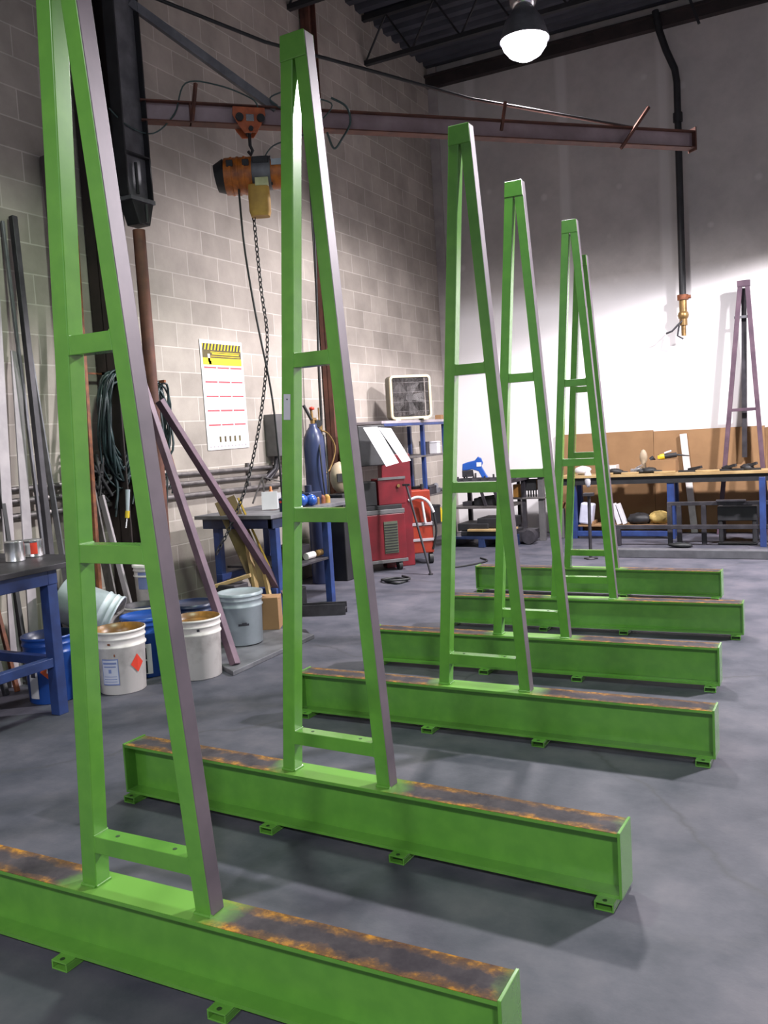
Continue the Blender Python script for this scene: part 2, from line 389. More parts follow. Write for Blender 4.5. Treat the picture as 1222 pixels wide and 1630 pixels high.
# mast: two flanges and a grey web
mb.bb(-.05,.05,-.13,-.118,3.22,HC-.02,m=0); mb.bb(-.05,.05,.118,.13,3.22,HC-.02,m=0); mb.bb(-.006,.006,-.118,.118,3.22,HC-.02,m=1)
mb.bb(-.05,.05,-.12,.12,3.52,3.53,m=0); mb.cyl((.03,-.01,3.25),(.03,-.01,3.47),.012,m=0,n=10)
mb.build('mast',[blacksteel,greysteel],jib)
mb=MB(); mb.bb(-.07,.07,-.125,.125,3.19,3.22,m=1); mb.prism([(-.11,3.19),(.11,3.19),(.06,3.03),(-.05,3.03)],-.06,.06,'x'); mb.cyl((.09,0,3.04),(.09,0,3.17),.014,n=10)
mb.build('hinge_bracket',[blacksteel,greysteel],jib,bevel=.003)
B0=Vector((0,.12,3.87)); B1=Vector((3.36,3.52,3.87)); bd=(B1-B0).normalized(); bl=(B1-B0).length
ang=math.atan2(bd.y,bd.x)
# boom built along local x then turned
mb=MB(); hb=.075
mb.bb(0,bl,-.05,.05,hb-.01,hb); mb.bb(0,bl,-.05,.05,-hb,-hb+.01); mb.bb(0,bl,-.004,.004,-hb+.01,hb-.01,m=1)
mb.bb(.35,.36,-.045,.045,-hb,hb); mb.bb(bl-.012,bl,-.055,.055,-hb-.02,hb+.03)
boom=mb.build('boom',[rustm,pm('lamplit_boom_web',(.36,.27,.30),(.25,.18,.2),rough=.4,scale=3)],jib); boom.location=B0; boom.rotation_euler=(0,0,ang)  # pink lamplight on the web is put into its base colour
def bp(t,z=0,off=0): 
    p=B0+bd*t*bl; n=Vector((-bd.y,bd.x,0)); p=p+n*off; p.z+=z; return p
mb=MB()
mb.tube([Vector((0,.05,4.72)),bp(.2,.56),bp(.38,.40),bp(.55,.24),bp(.88,.08)],.014,8)
mb.build('tie_rod',blacksteel,jib)
mb=MB(); mb.bar((0,.10,4.62),bp(.21,.07),.045,.06); mb.build('brace',greysteel,jib)
mb=MB()
for t,z0,z1 in ((.075,-.08,.20),(.60,-.02,.21),(.22,.0,.16)): MB().bar(bp(t,z0,-.06),bp(t+.01,z1,-.06),.022).build('boom_stop',rustm,jib)
MB().bar(bp(.835,-.12,-.07),bp(.90,.25,-.04),.024).build('boom_stop',rustm,jib)

T=.165; hp=bp(T,0)
ho=thing('electric_chain_hoist','orange electric chain hoist hanging from its trolley on the jib boom','hoist',(-4.5+hp.x,4.95+hp.y,3.28),0)
hx=ho.location
yaw=R(28)
def loc(px,pz,py=0):  # local offsets facing the camera: px right, pz world height
    c,s_=math.cos(yaw),math.sin(yaw); return Vector((px*c-py*s_,px*s_+py*c,pz-3.28))
mb=MB()
for off in (-.065,.065):
    prof=[(-.125,3.92),(.115,3.92),(.12,3.87),(.08,3.79),(.045,3.74),(-.045,3.73),(-.085,3.78),(-.13,3.86)]
    V=[bd*p[0]+Vector((-bd.y,bd.x,0))*(off-.006)+Vector((0,0,p[1]-3.28)) for p in prof]+[bd*p[0]+Vector((-bd.y,bd.x,0))*(off+.006)+Vector((0,0,p[1]-3.28)) for p in prof]
    n=len(prof); mb.add(V,[tuple(range(n)),tuple(range(2*n-1,n-1,-1))]+[(i,(i+1)%n,n+(i+1)%n,n+i) for i in range(n)],0)
nrm=Vector((-bd.y,bd.x,0))
for k in (-.08,.08):
    for off in (-.078,.078): mb.cyl(bd*k+nrm*off*.6+Vector((0,0,.56)),bd*k+nrm*off*1.15+Vector((0,0,.56)),.03,m=1,n=14)
mb.cyl(-nrm*.09+Vector((0,0,.48)),nrm*.09+Vector((0,0,.48)),.018,m=1,n=12)
mb.box(Vector((0,0,.56))-nrm*.075,(.06,.01,.05),Euler((0,0,ang)),m=2)
mb.build('trolley',[orangered,blacksteel,chrome],ho,bevel=.003)
mb=MB(); mb.tube([(0,0,.47),(0,0,.38),(.02,0,.34),(0,0,.31),(-.02,0,.34)],.013,8); mb.build('hook',blacksteel,ho)
mb=MB()
mb.cyl(loc(-.20,3.44),loc(.01,3.44),.135,n=24); mb.cyl(loc(.15,3.44),loc(.27,3.44),.11,n=24)
for k in (-.15,-.10,-.05): mb.cyl(loc(k-.008,3.44),loc(k+.008,3.44),.141,n=24)
mb.build('motor_housing',orange,ho,bevel=.006)
mb=MB(); mb.cyl(loc(-.275,3.43),loc(-.20,3.44),.10,.132,n=24); mb.build('end_bell',blacksteel,ho,bevel=.006)
mb=MB(); mb.cyl(loc(.01,3.45),loc(.15,3.45),.125,n=18); mb.box(loc(.08,3.36,-.1),(.10,.05,.06),Euler((0,0,yaw)),m=1); mb.box(loc(.08,3.52,-.06),(.12,.12,.05),Euler((0,0,yaw)),m=2)
for k in (-.15,-.03): mb.box(loc(k,3.50,-.125),(.05,.02,.05),Euler((0,0,yaw)),m=2)
mb.build('gear_case',[greysteel,pm('yellowed_label',(.6,.6,.35),(.4,.4,.2)),blacksteel],ho,bevel=.004)
mb=MB(); mb.box(loc(.20,3.5,-.105),(.08,.012,.045),Euler((0,0,yaw))); mb.build('name_plate',palegrey,ho)
mb=MB()
V=[];
for z,w,d in ((3.345,.078,.06),(3.25,.082,.065),(3.15,.08,.066),(3.115,.07,.055)):
    V.append((z,w,d))
n=16; vv=[]
for z,w,d in V:
    for i in range(n):
        a_=2*math.pi*i/n; cx=abs(math.cos(a_))**.5*math.copysign(1,math.cos(a_)); cy=abs(math.sin(a_))**.5*math.copysign(1,math.sin(a_))
        vv.append(loc(.05+w*cx,z,-.06+d*cy))
mb.add(vv,[(k*n+i,k*n+(i+1)%n,(k+1)*n+(i+1)%n,(k+1)*n+i) for k in range(3) for i in range(n)],0,True); mb.add(vv[-n:],[tuple(range(n))],0)
mb.tube([loc(.02,3.40,-.06),loc(.02,3.34,-.08)],.006,6,1); mb.tube([loc(.15,3.40,-.06),loc(.155,3.34,-.08)],.006,6,1)
mb.build('chain_bag',[tan,blacksteel],ho)
def chain(mb,pts,pitch=.026,r=.0032,lr=.0095):
    # resample path
    P=[Vector(p) for p in pts]; out=[P[0]]; acc=0
    for a,b in zip(P,P[1:]):
        L=(b-a).length; d=(b-a)/L; s_=pitch-acc
        while s_<=L: out.append(a+d*s_); s_+=pitch
        acc=(L-(s_-pitch))
    for i,(a,b) in enumerate(zip(out,out[1:])):
        d=(b-a).normalized(); u=d.orthogonal().normalized(); 
        ref=Vector((0,1,0)); u=(ref-d*ref.dot(d)).normalized()
        if i%2: u=d.cross(u).normalized()
        c=(a+b)/2; h=pitch*.68
        pts_=[c+d*(h*math.cos(q))+u*(lr*math.sin(q)) for q in [2*math.pi*k/8 for k in range(8)]]
        mb.tube(pts_,r,5,closed=True)
def smooth(pts,n=6):
    P=[Vector(p) for p in pts]; out=[]
    for i in range(len(P)-1):
        p0=P[max(i-1,0)];p1=P[i];p2=P[i+1];p3=P[min(i+2,len(P)-1)]
        for k in range(n):
            t=k/n; out.append(.5*((2*p1)+(-p0+p2)*t+(2*p0-5*p1+4*p2-p3)*t*t+(-p0+3*p1-3*p2+p3)*t**3))
    out.append(P[-1]); return out
def W(p): return Vector(p)-ho.location
mb=MB(); chain(mb,[W(p) for p in smooth([(-3.93,5.58,3.32),(-3.93,5.62,2.6),(-3.93,5.66,2.25),(-3.95,5.62,1.9),(-4.0,5.55,1.5),(-4.05,5.42,1.1),(-4.12,5.28,.80),(-4.18,5.18,.62),(-4.2,5.16,.56)],5)],pitch=.038,r=.0045,lr=.013)
mb.build('load_chain',blacksteel,ho)
mb=MB(); mb.tube([W(p) for p in smooth([(-4.0,5.52,3.33),(-4.0,5.54,2.9),(-3.97,5.58,2.4),(-3.93,5.66,1.8),(-3.93,5.70,1.3),(-3.95,5.74,.96)])],.008,6)
mb.build('pendant_cord',rubber,ho)
mb=MB(); mb.box(W((-3.95,5.74,.90)),(.05,.04,.12),Euler((.2,.1,0))); mb.cyl(W((-3.95,5.715,.93)),W((-3.95,5.71,.93)),.01,m=1,n=10)
mb.build('pendant_control',[bluedk,redlab],ho,bevel=.006)
# festoon cable of the crane
mb=MB()
def bw(t,z,off=-.05): p=bp(t,z,off); return (p.x,p.y,p.z)
fe=smooth([(0,-.2,3.80),(0.02,-.05,3.72),(.05,.18,3.72),(.18,.28,3.86),bw(.07,.20),bw(.12,.2),bw(.17,.12),bw(.18,.05)])
mb.tube(fe,.006,6)
mb.tube(smooth([bw(.18,-.35),bw(.20,-.22),bw(.25,-.13),bw(.28,-.02),bw(.3,.12),bw(.24,.15),bw(.22,.06),bw(.2,.13),bw(.23,.2)]),.006,6)
mb.tube(smooth([bw(.3,.16),bw(.325,.1),bw(.33,-.02),bw(.315,-.14),bw(.30,-.22),bw(.29,-.1)]),.009,6)
mb.build('festoon_cable',pm('green_cable',(.05,.09,.085),(.035,.06,.06),rough=.5),jib)

# thin conduit cable hung on the wall beside the rusty column
solo(MB().tube(smooth([(-4.6,7.55,5.0),(-4.62,7.6,3.6),(-4.62,7.52,2.2),(-4.62,7.5,1.6),(-4.64,7.46,1.15)]),.011,6).tube(smooth([(-4.64,7.6,4.6),(-4.66,7.62,3.0),(-4.66,7.56,2.0),(-4.66,7.55,1.1)]),.008,6),'hanging_cable',rubber,'pair of thin dark cables hanging down the block wall left of the rusty column','cable')

# ------------------------------------------------------------------ back wall pipe
pi=thing('drop_pipe','dark pipe dropping down the back wall to a brass valve, behind the boom tip','pipe',(-1.64,11.03,2.35))
def pw(x,y,z): return (x+1.64,y-11.03,z-2.35)
MB().tube([pw(-1.86,11.0,6.15),pw(-1.83,11.0,5.95),pw(-1.75,11.0,5.68),pw(-1.66,11.0,5.45),pw(-1.64,11.0,5.3),pw(-1.64,11.0,4.0),pw(-1.64,11.0,2.85)],.04,12).tube([pw(-1.64,11.0,4.95),pw(-1.64,11.0,4.85)],.055,12).build('pipe_run',blacksteel,pi)
MB().cyl(pw(-1.64,11,2.80),pw(-1.64,11,2.86),.065,n=14).cyl(pw(-1.70,11,2.83),pw(-1.55,11,2.83),.022,n=10).build('pipe_collar',rustrod,pi)
MB().cyl(pw(-1.64,11,2.50),pw(-1.64,11,2.80),.045,n=14).sphere(pw(-1.64,11,2.62),.065,12).cyl(pw(-1.64,11,2.38),pw(-1.64,11,2.52),.028,n=12).build('valve_body',brass,pi)
MB().tube([pw(-1.64,10.97,2.56),pw(-1.70,10.93,2.50),pw(-1.76,10.92,2.44),pw(-1.83,10.93,2.42)],.012,6).tube([pw(-1.68,10.94,2.5),pw(-1.70,10.93,2.38),pw(-1.64,10.95,2.34)],.012,6).build('valve_handle',darksteel,pi)
solo(MB().bar((-1.45,10.6,6.1),(-1.33,10.6,5.72),.03),'hanging_rod',blacksteel,'short dark rod hanging from the roof right of the drop pipe','rod')

# ------------------------------------------------------------------ lamp fixtures
def make_lamp(lit_visible=True):
    t=thing('high_bay_lamp','x','lamp',(0,0,0))
    MB().lathe([(.03,.52),(.10,.50),(.115,.46),(.115,.30),(.09,.26),(.02,.26)],n=24).build('ballast_housing',chrome,t)
    MB().lathe([(.05,.27),(.09,.24),(.16,.14),(.205,.0),(.215,-.01),(.215,.0),(.165,.15),(.09,.255),(.05,.28)],n=32).build('reflector',greysteel,t)
    gl,tt,b=nt('glowing_lamp_glass')
    b.inputs['Base Color'].default_value=(.9,.9,.95,1); b.inputs['Emission Color'].default_value=(.93,.92,1,1); b.inputs['Emission Strength'].default_value=14
    MB().lathe([(.0,-.17),(.07,-.16),(.14,-.12),(.185,-.06),(.2,.0),(.17,.09),(.1,.2),(.04,.22)],n=28).build('glowing_glass',gl,t)
    MB().tube([(0,0,.52),(0,0,.62),(.02,0,.65),(0,0,.68),(0,0,1.0),(0,0,1.5)],.008,6).build('hanging_hook',darksteel,t)
    return t
def spot(loc,power,size,blend,colr=(1,1,1),rad=.16,tilt=(0,0,0)):
    l=bpy.data.lights.new('lamp_light','SPOT'); l.energy=power; l.spot_size=R(size); l.spot_blend=blend; l.color=colr; l.shadow_soft_size=rad
    o=bpy.data.objects.new('lamp_light',l); o.location=loc; o.rotation_euler=tilt; col.objects.link(o); return o
lamp=make_lamp(); lamp.location=(-2.38,7.6,4.74); lamp['label']='glowing high bay lamp hanging under the dark roof'; lamp['group']='high bay lamps'
KEY=[((2.1,7.4,4.74),3400,(1,.955,.985),150,.07),((-2.38,3.6,4.74),330,(.80,1,.76),134,.35),((2.2,-3.0,4.74),1250,(.97,.97,1),150,.2),((-2.38,-3.0,4.74),520,(.97,1,.95),150,.2)]
spot((-2.38,7.6,4.54),1350,160,.6,(1,.95,.97),rad=.2)
for (p,e,c,sz,bl) in KEY:
    o=copy_tree(lamp); o.location=p; o['label']='high bay lamp hanging above the picture over the open floor'
    spot((p[0],p[1],p[2]-.2),e,sz,bl,c,rad=.2)

# ------------------------------------------------------------------ workbench, near left
bn=thing('steel_workbench','blue steel workbench at the left edge of the photo carrying two tins','workbench',(-4.25,2.3,0))
def bx(o): return lambda mb,name,mt,**k: base(mb,o.location).build(name,mt,o,**k)
P=bx(bn)
P(MB().bb(-4.77,-3.72,1.3,3.57,.80,.83),'tabletop',darksteel,bevel=.003)
P(MB().bb(-4.75,-3.76,1.34,1.40,.72,.80).bb(-4.75,-3.76,3.22,3.28,.72,.80).bb(-3.82,-3.76,1.4,3.22,.72,.80).bb(-4.75,-4.69,1.4,3.22,.72,.80),'apron',blue,bevel=.003)
for x in (-3.80,-4.70):
    for y in (1.38,3.25): P(MB().bb(x-.032,x+.032,y-.032,y+.032,0,.72),'leg',blue,bevel=.003)
P(MB().bb(-3.825,-3.775,1.41,3.22,.27,.32).bb(-4.725,-4.675,1.41,3.22,.27,.32).bb(-4.68,-3.83,3.225,3.275,.27,.32),'shelf_rail',blue,bevel=.003)
def tin(x,y,z,r,h,mt,name,label,labm=None):
    t=thing(name,label,'tin',(x,y,z))
    MB().lathe([(0,0),(r,0),(r+.002,.004),(r,.008),(r,h-.008),(r+.002,h-.004),(r,h),(r-.004,h-.004),(0,h-.006)],n=24).build('tin_body',mt,t)
    if labm:
        for k,(a0,a1,mm) in enumerate(labm):
            mb=MB(); n=10; V=[]
            for i in range(n+1):
                a_=R(a0+(a1-a0)*i/n)
                V+= [((r+.0015)*math.cos(a_),(r+.0015)*math.sin(a_),.02),((r+.0015)*math.cos(a_),(r+.0015)*math.sin(a_),h-.015)]
            mb.add(V,[(2*i,2*i+2,2*i+3,2*i+1) for i in range(n)],0,True); mb.build('paper_label',mm,t)
    return t
tin(-4.10,3.30,.83,.052,.115,chrome,'paint_tin','shiny bare tin on the near left workbench, next to the tin with a red label')
tin(-4.16,3.475,.83,.055,.10,chrome,'paint_tin','tin with a white and red paper label on the near left workbench',[(-110,-55,paper),(-55,-15,redlab)])
# dark lump under / behind bench
def scrap(x0,x1,y0,y1,n,zl,mt,name,label,cat,r=.015,kind=None,zb=0):
    pass

# ------------------------------------------------------------------ lengths of steel leaning on the left wall
def lean(a,b,w,h,mt,name,label,group=None,cat='steel bar',up=(0,1,0)):
    return solo(MB().bar(a,b,w,h,up=up),name,mt,label,cat,group,bevel=.002)
G='steel stock leaning on the block wall behind the near bench'
lean((-4.52,3.56,.0),(-4.80,3.90,2.45),.012,.075,palesteel,'flat_steel_bar','pale lilac flat steel bar, the left of the two leaning behind the near left bench',G)
lean((-4.50,3.69,.0),(-4.78,4.00,2.1),.012,.07,palesteel,'flat_steel_bar','pale lilac flat steel bar, the right of the two leaning behind the near left bench',G)
lean((-4.44,3.85,.0),(-4.81,4.11,2.99),.04,.04,darksteel,'steel_rod','tall dark square steel rod leaning on the block wall left of the nearest rack',G)
lean((-4.60,3.95,.0),(-4.83,4.04,2.95),.02,.02,greysteel,'steel_rod','thin grey steel rod leaning just behind the tall dark rod',G)
lean((-4.48,3.62,.0),(-4.78,3.74,1.9),.03,.03,blacksteel,'steel_rod','black steel rod leaning behind the two pale flat bars at the photo edge',G)
lean((-4.62,4.15,.0),(-4.80,4.13,2.1),.05,.012,greysteel,'flat_steel_bar','grey flat bar leaning beside the left upright of the nearest rack',G)
lean((-4.5,4.26,.0),(-4.80,4.42,3.45),.07,.04,pm('brown_channel',(.10,.07,.075),(.06,.045,.05),rough=.6),'steel_channel','tall brown steel channel leaning on the wall, seen between the uprights of the nearest rack',G)
lean((-4.45,4.22,.3),(-4.79,4.62,2.95),.028,.028,rustrod,'steel_rod','rusty thin rod leaning on the wall, crossing inside the nearest rack',G)
lean((-4.35,4.30,.0),(-4.70,4.46,1.2),.08,.015,galv,'flat_steel_bar','short grey flat bar leaning behind the pails under the nearest rack crossbar',G)
lean((-4.3,4.42,.0),(-4.66,4.52,1.1),.045,.02,palesteel,'flat_steel_bar','short pale flat bar leaning next to the dark brown building column',G)
for i,(y,z,w,mt,lab) in enumerate(((3.35,1.35,.035,palesteel,'short pale bar leaning under the near left bench, nearest the photo edge'),(3.45,1.1,.03,blacksteel,'short black bar leaning under the near left bench'),(3.53,1.2,.025,rustrod,'short rust brown bar leaning under the near left bench beside its leg'))):
    lean((-4.42,y-.05,0),(-4.82,y+.05,z),w,w,mt,'steel_bar_offcut',lab,G)

# conduits on the wall
for i,(z0,z1,r,lab) in enumerate(((1.20,1.20,.018,'top'),(1.12,1.12,.02,'middle'),(1.02,1.02,.022,'bottom'))):
    mb=MB(); mb.tube([(-4.815,-1.0,z0-.0),(-4.815,4.5,z0),(-4.815,7.0,z1-.03)],r,8)
    for y in (2.5,3.7,5.3,6.5): mb.box((-4.835,y,z0-.005),(.03,.03,.07))
    solo(mb,'wall_conduit',galv,lab+' one of three conduits running along the block wall','conduit','wall conduits')

# bundled hoses on hooks
def coil(cx,cy,cz,w,h,n,name,label,mt):
    t=thing(name,label,'cable coil',(cx,cy,cz))
    mb=MB()
    for k in range(n):
        a=w*random.uniform(.55,1); b=h*random.uniform(.75,1.05); ox=random.uniform(-.02,.05); tz=random.uniform(-.05,.05); oy=random.uniform(-.03,.03)
        pts=[(ox+.02*math.sin(3*q+k),oy+a*math.sin(q)*(1+.12*math.sin(2*q+k)),tz-b+b*math.cos(q)) for q in [2*math.pi*i/22 for i in range(22)]]
        mb.tube(pts,random.choice((.007,.009,.011)),6,closed=True)
    for k in range(4):
        y=random.uniform(-w,w); mb.tube(smooth([(0,y,-h*1.6),(.02,y+.02,-h*2.1),(.03,y-.03,-h*2.1-random.uniform(.1,.3))]),.008,6)
    mb.build('cable_loops',mt,t)
    MB().bar((-.09,0,.03),(.09,0,.03),.02).bar((-.09,-.18,.03),(-.09,.2,.03),.012).build('wall_hook',rustrod,t)
    return t
coil(-4.70,4.76,1.95,.15,.38,26,'cable_coil','tangled bundle of dark welding cables hung on the wall, inside the nearest rack frame',teal)
coil(-4.74,5.27,1.90,.085,.32,11,'cable_coil','dark teal cable coil hanging on the wall right of the nearest rack',teal)
mb=MB().bb(-4.81,-4.79,4.36,4.68,.98,1.34)
for k in range(16):
    y0=random.uniform(4.40,4.66); z0=random.uniform(1.02,1.32)
    mb.tube(smooth([(-4.74+random.uniform(-.03,.05),y0+random.uniform(-.12,.12),z0+random.uniform(-.13,.16)) for q in range(5)],4),random.choice((.008,.011,.014)),6)
solo(mb,'cable_tangle',blacksteel,'dark board with a tangle of cables below the hung welding cables','cable')
solo(MB().cyl((-4.52,4.62,.98),(-4.53,4.65,1.13),.012,.017,n=12).cyl((-4.52,4.61,.93),(-4.52,4.62,.98),.016,n=12,m=1).cyl((-4.52,4.59,.86),(-4.52,4.61,.93),.006,n=8,m=2),'welding_torch',[palegrey,yellow,chrome],'small torch with a pale blue handle hanging nozzle down below the welding cables','torch')
mb=MB(); chain(mb,[(-4.50,4.72,1.15),(-4.5,4.74,.75),(-4.5,4.74,.5)],pitch=.04,r=.005,lr=.013)
solo(mb,'hanging_chain',blacksteel,'dark chain hanging in front of the dark brown column, inside the nearest rack','chain')

# safety calendar poster: tilted slightly
mb=MB(); w,h=.595,.955
mb.box((0,0,h/2),(.004,w,h),m=0)
fx=.0028
def fl(y0,y1,z0,z1,m): mb.add([(fx,y0,z0),(fx,y1,z0),(fx,y1,z1),(fx,y0,z1)],[(0,1,2,3)],m)
m_=.025
fl(-w/2+m_,w/2-m_,h-.085,h-.03,1)
for k in range(12):
    y=-w/2+m_+k*(w-2*m_)/12
    mb.add([(fx+.0004,y,h-.085),(fx+.0004,y+.024,h-.085),(fx+.0004,y+.044,h-.03),(fx+.0004,y+.02,h-.03)],[(0,1,2,3)],2)
fl(-w/2+m_,w/2-m_,h-.155,h-.085,3)
fx=.0034
fl(-w/2+m_+.11,w/2-m_-.02,h-.106,h-.100,1); fl(-w/2+m_+.13,w/2-m_-.03,h-.124,h-.112,1); fl(-w/2+m_+.11,w/2-m_-.02,h-.142,h-.136,1)
fl(-w/2+m_,w/2-m_,h-.215,h-.155,4)
fl(-w/2+.095,-w/2+.125,h-.19,h-.12,0); fl(-w/2+.105,-w/2+.14,h-.21,h-.18,2)
for r_ in range(5):
    for c_ in range(3):
        y0=-w/2+.035+c_*.182; z0=h-.245-r_*.125
        fl(y0,y0+.165,z0,z0+.014,5)
for k in range(5): fl(-.13+k*.07,-.105+k*.07,.065,.115,3)
for k in range(11): fl(-w/2+.03+k*.05,-w/2+.05+k*.05,.02,.036,6)
cal=solo(mb,'wall_calendar',[paper,yellow,inkm,pm('brown_print',(.10,.08,.02),(.07,.05,.02),rough=.6),pm('yellow_print',(.85,.72,.02),(.8,.66,.02),rough=.6),redink,pm('grey_print',(.45,.42,.45))],'large white safety wall calendar with a yellow and black striped header','calendar',origin=(0,0,0))
cal.location=(-4.845,6.265,1.37); cal.rotation_euler=(R(.5),0,0)

# electrical box
eb=thing('electrical_disconnect_box','grey electrical switch box on the block wall right of the calendar','electrical box',(-4.85,6.98,1.27))
MB().bb(0,.14,-.15,.05,.0,.40).build('enclosure',greyplastic,eb,bevel=.006)
MB().bb(0,.13,.055,.26,.06,.40).build('side_enclosure',beigem,eb,bevel=.008)
MB().tube([(.15,-.02,.38),(.2,0,.5),(.16,.03,.55)],.008,6).build('wire_loop',darksteel,eb); MB().tube([(.07,-.08,0),(.07,-.12,-.12),(.05,-.25,-.2)],.02,8).build('conduit_tail',darksteel,eb); MB().tube([(.07,-.05,0),(.07,-.08,-.12),(.05,-.2,-.22)],.014,8).build('conduit_tail',darksteel,eb)
MB().bb(.131,.134,.12,.2,.14,.24).build('warning_label',pm('orange_label',(.6,.35,.1),(.5,.3,.1)),eb)

# ------------------------------------------------------------------ pails
def pail_profile(h=.37,rb=.132,rt=.148,open_=True):
    p=[(0,.0),(rb-.006,0),(rb,.006),(rb+(rt-rb)*.72,h*.72),(rt+.004,h*.74),(rt+.004,h*.76),(rb+(rt-rb)*.78,h*.78),(rt-.002,h*.86),(rt+.004,h*.87),(rt+.004,h*.885),(rt-.001,h*.9),(rt,h*.96),(rt+.006,h*.965),(rt+.006,h*.995),(rt+.002,h)]
    return p
def wrap(mb,pts,r,zc,a0,m,r2=None):
    V=[((r)*math.cos(R(a0)+s_/r),(r)*math.sin(R(a0)+s_/r),zc+z) for s_,z in pts]
    n=len(pts); mb.add([(r*math.cos(R(a0)),r*math.sin(R(a0)),zc)]+V,[(0,1+i,1+(i+1)%n) for i in range(n)],m,False)
def patch(mb,r,z0,z1,a0,a1,m,n=8):
    V=[]
    for i in range(n+1):
        a_=R(a0+(a1-a0)*i/n); V+=[(r*math.cos(a_),r*math.sin(a_),z0),(r*math.cos(a_),r*math.sin(a_),z1)]
    mb.add(V,[(2*i,2*i+2,2*i+3,2*i+1) for i in range(n)],m,True)
def pail(x,y,z,bodym,label,h=.37,fill=None,fill_z=.8,inner=None,decor=None,rot=None,lid=None,name='plastic_pail',handle=False,rb=.132,rt=.148,toward=-50,name_cat='pail'):
    t=thing(name,label,name_cat,(x,y,z)); 
    if rot: t.rotation_euler=rot
    MB().lathe(pail_profile(h,rb,rt),n=36).build('pail_body',bodym,t)
    inn=inner or bodym
    if lid is None:
        MB().lathe([(rt+.002,h),(rt-.006,h),(rt-.012,h*.8),(rb-.006,.01),(0,.008)],n=36).build('pail_inside',inn,t)
        if fill is not None: MB().lathe([(rb+(rt-rb)*fill_z-.008,h*fill_z),(rb*.6,h*fill_z+.006),(0,h*fill_z+.004)],n=24).build('contents',fill,t)
    else:
        MB().lathe([(rt+.009,h*.955),(rt+.009,h+.003),(rt-.008,h+.004),(rt-.012,h-.006),(0,h-.006)],n=36).build('lid',lid,t)
    if handle:
        c,s_=math.cos(R(toward)),math.sin(R(toward)); pts=[]
        for i in range(13):
            q=math.pi*i/12; l=(rt+.012)*math.cos(q); d_=(rt+.012)*math.sin(q)
            pts.append((-s_*l+c*d_*.99,c*l+s_*d_*.99,h*.86-.10*math.sin(q)))
        MB().tube(pts,.0028,5).build('wire_handle',darksteel,t)
    if decor: decor(t,rb,rt,h)
    return t
def dec_flame(t,rb,rt,h):
    mb=MB(); r=rb+.012; wrap(mb,[(0,-.062),(.062,0),(0,.062),(-.062,0)],r,h*.5,-42,0)
    wrap(mb,[(-.024,-.014),(.024,-.014),(.018,.010),(.007,.002),(.004,.032),(-.008,.012),(-.02,.022)],r+.0015,h*.5+.006,-42,1)
    mb.build('hazard_diamond',[pm('orange_red_label',(.75,.13,.03),(.7,.1,.02),rough=.5),paper],t)
    mb=MB(); patch(mb,r-.002,h*.1,h*.62,-98,-74,0); patch(mb,r,h*.42,h*.58,-92,-79,1); mb.build('paper_label',[paper,inkm],t)
def dec_white(t,rb,rt,h):
    mb=MB(); r=rb+.011; patch(mb,r,h*.17,h*.58,-93,-52,0); patch(mb,r+.001,h*.19,h*.56,-91,-54,1); 
    for a0,a1,z0,z1 in ((-89,-56,.50,.53),(-87,-58,.45,.47),(-76,-69,.36,.42),(-88,-57,.30,.31),(-88,-57,.26,.27),(-88,-57,.22,.23)): patch(mb,r+.002,h*z0,h*z1,a0,a1,0)
    mb.build('paper_label',[bluink,pm('pale_blue_paper',(.55,.56,.68),(.5,.52,.64),rough=.6)],t)
    mb=MB(); wrap(mb,[(0,-.052),(.045,0),(0,.058),(-.045,0)],r+.001,h*.46,-6,0); mb.build('hazard_diamond',redlab,t)
    mb=MB(); patch(mb,rt+.004,h*.8,h*.83,-72,-66,0,3); patch(mb,rt+.0045,h*.62,h*.66,-60,-57,0,3); mb.build('drip',rustrod,t)
def dec_bluelab(t,rb,rt,h):
    mb=MB(); r=rb+.012; patch(mb,r,h*.08,h*.58,-72,-38,0); patch(mb,r+.0012,h*.33,h*.52,-66,-50,1); patch(mb,r+.0012,h*.1,h*.3,-64,-60,1,3); patch(mb,r+.0012,h*.1,h*.3,-54,-50,1,3)
    mb.build('paper_label',[paper,inkm],t)
def dec_small(t,rb,rt,h):
    mb=MB(); patch(mb,rt+.008,h*.82,h*.86,-48,-42,0,3); mb.build('stamp_mark',inkm,t)
def dec_grey(t,rb,rt,h):
    mb=MB(); patch(mb,rb+.013,h*.40,h*.44,-62,-34,0); patch(mb,rb+.0135,h*.43,h*.46,-52,-40,0); mb.build('scrawled_mark',inkm,t)
rustfill=pm('rusty_residue',(.32,.15,.03),(.14,.07,.02),rough=.35,scale=12)
PG='paint pails on the floor by the block wall'
def P_(*a,**k): o=pail(*a,**k); o['group']=PG; return o
P_(-4.07,3.45,0,bluepl,'blue pail with an orange-red flame diamond, behind the near bench leg',inner=bluedk,fill=bluedk,fill_z=.75,decor=dec_flame,h=.385)
P_(-3.79,3.72,0,white,'dirty white pail with pale blue label and red diamond, inside the nearest rack',inner=rustfill,fill=rustfill,fill_z=.86,decor=dec_white,h=.375)
P_(-3.89,4.05,0,bluepl,'blue pail with a white label, between the two white pails',lid=bluepl,decor=dec_bluelab,h=.375)
P_(-3.53,4.10,0,white,'plain white pail with rust stained rim, right of the nearest rack upright',inner=rustfill,fill=rustfill,fill_z=.9,decor=dec_small,h=.37,rb=.138,rt=.15)
P_(-3.70,4.78,.035,palegrey,'pale blue-grey pail with a dark scrawl, standing on the steel plate by the leaning bars',lid=palegrey,decor=dec_grey,h=.355,rb=.138,rt=.15)
P_(-4.15,4.33,0,white,'white rimmed pail mostly hidden behind the blue lidded pail',inner=darksteel,fill=bluedk,fill_z=.9,h=.375)
P_(-3.86,4.47,0,bluedk,'dark blue pail behind the plain white pail',lid=bluedk,h=.37)
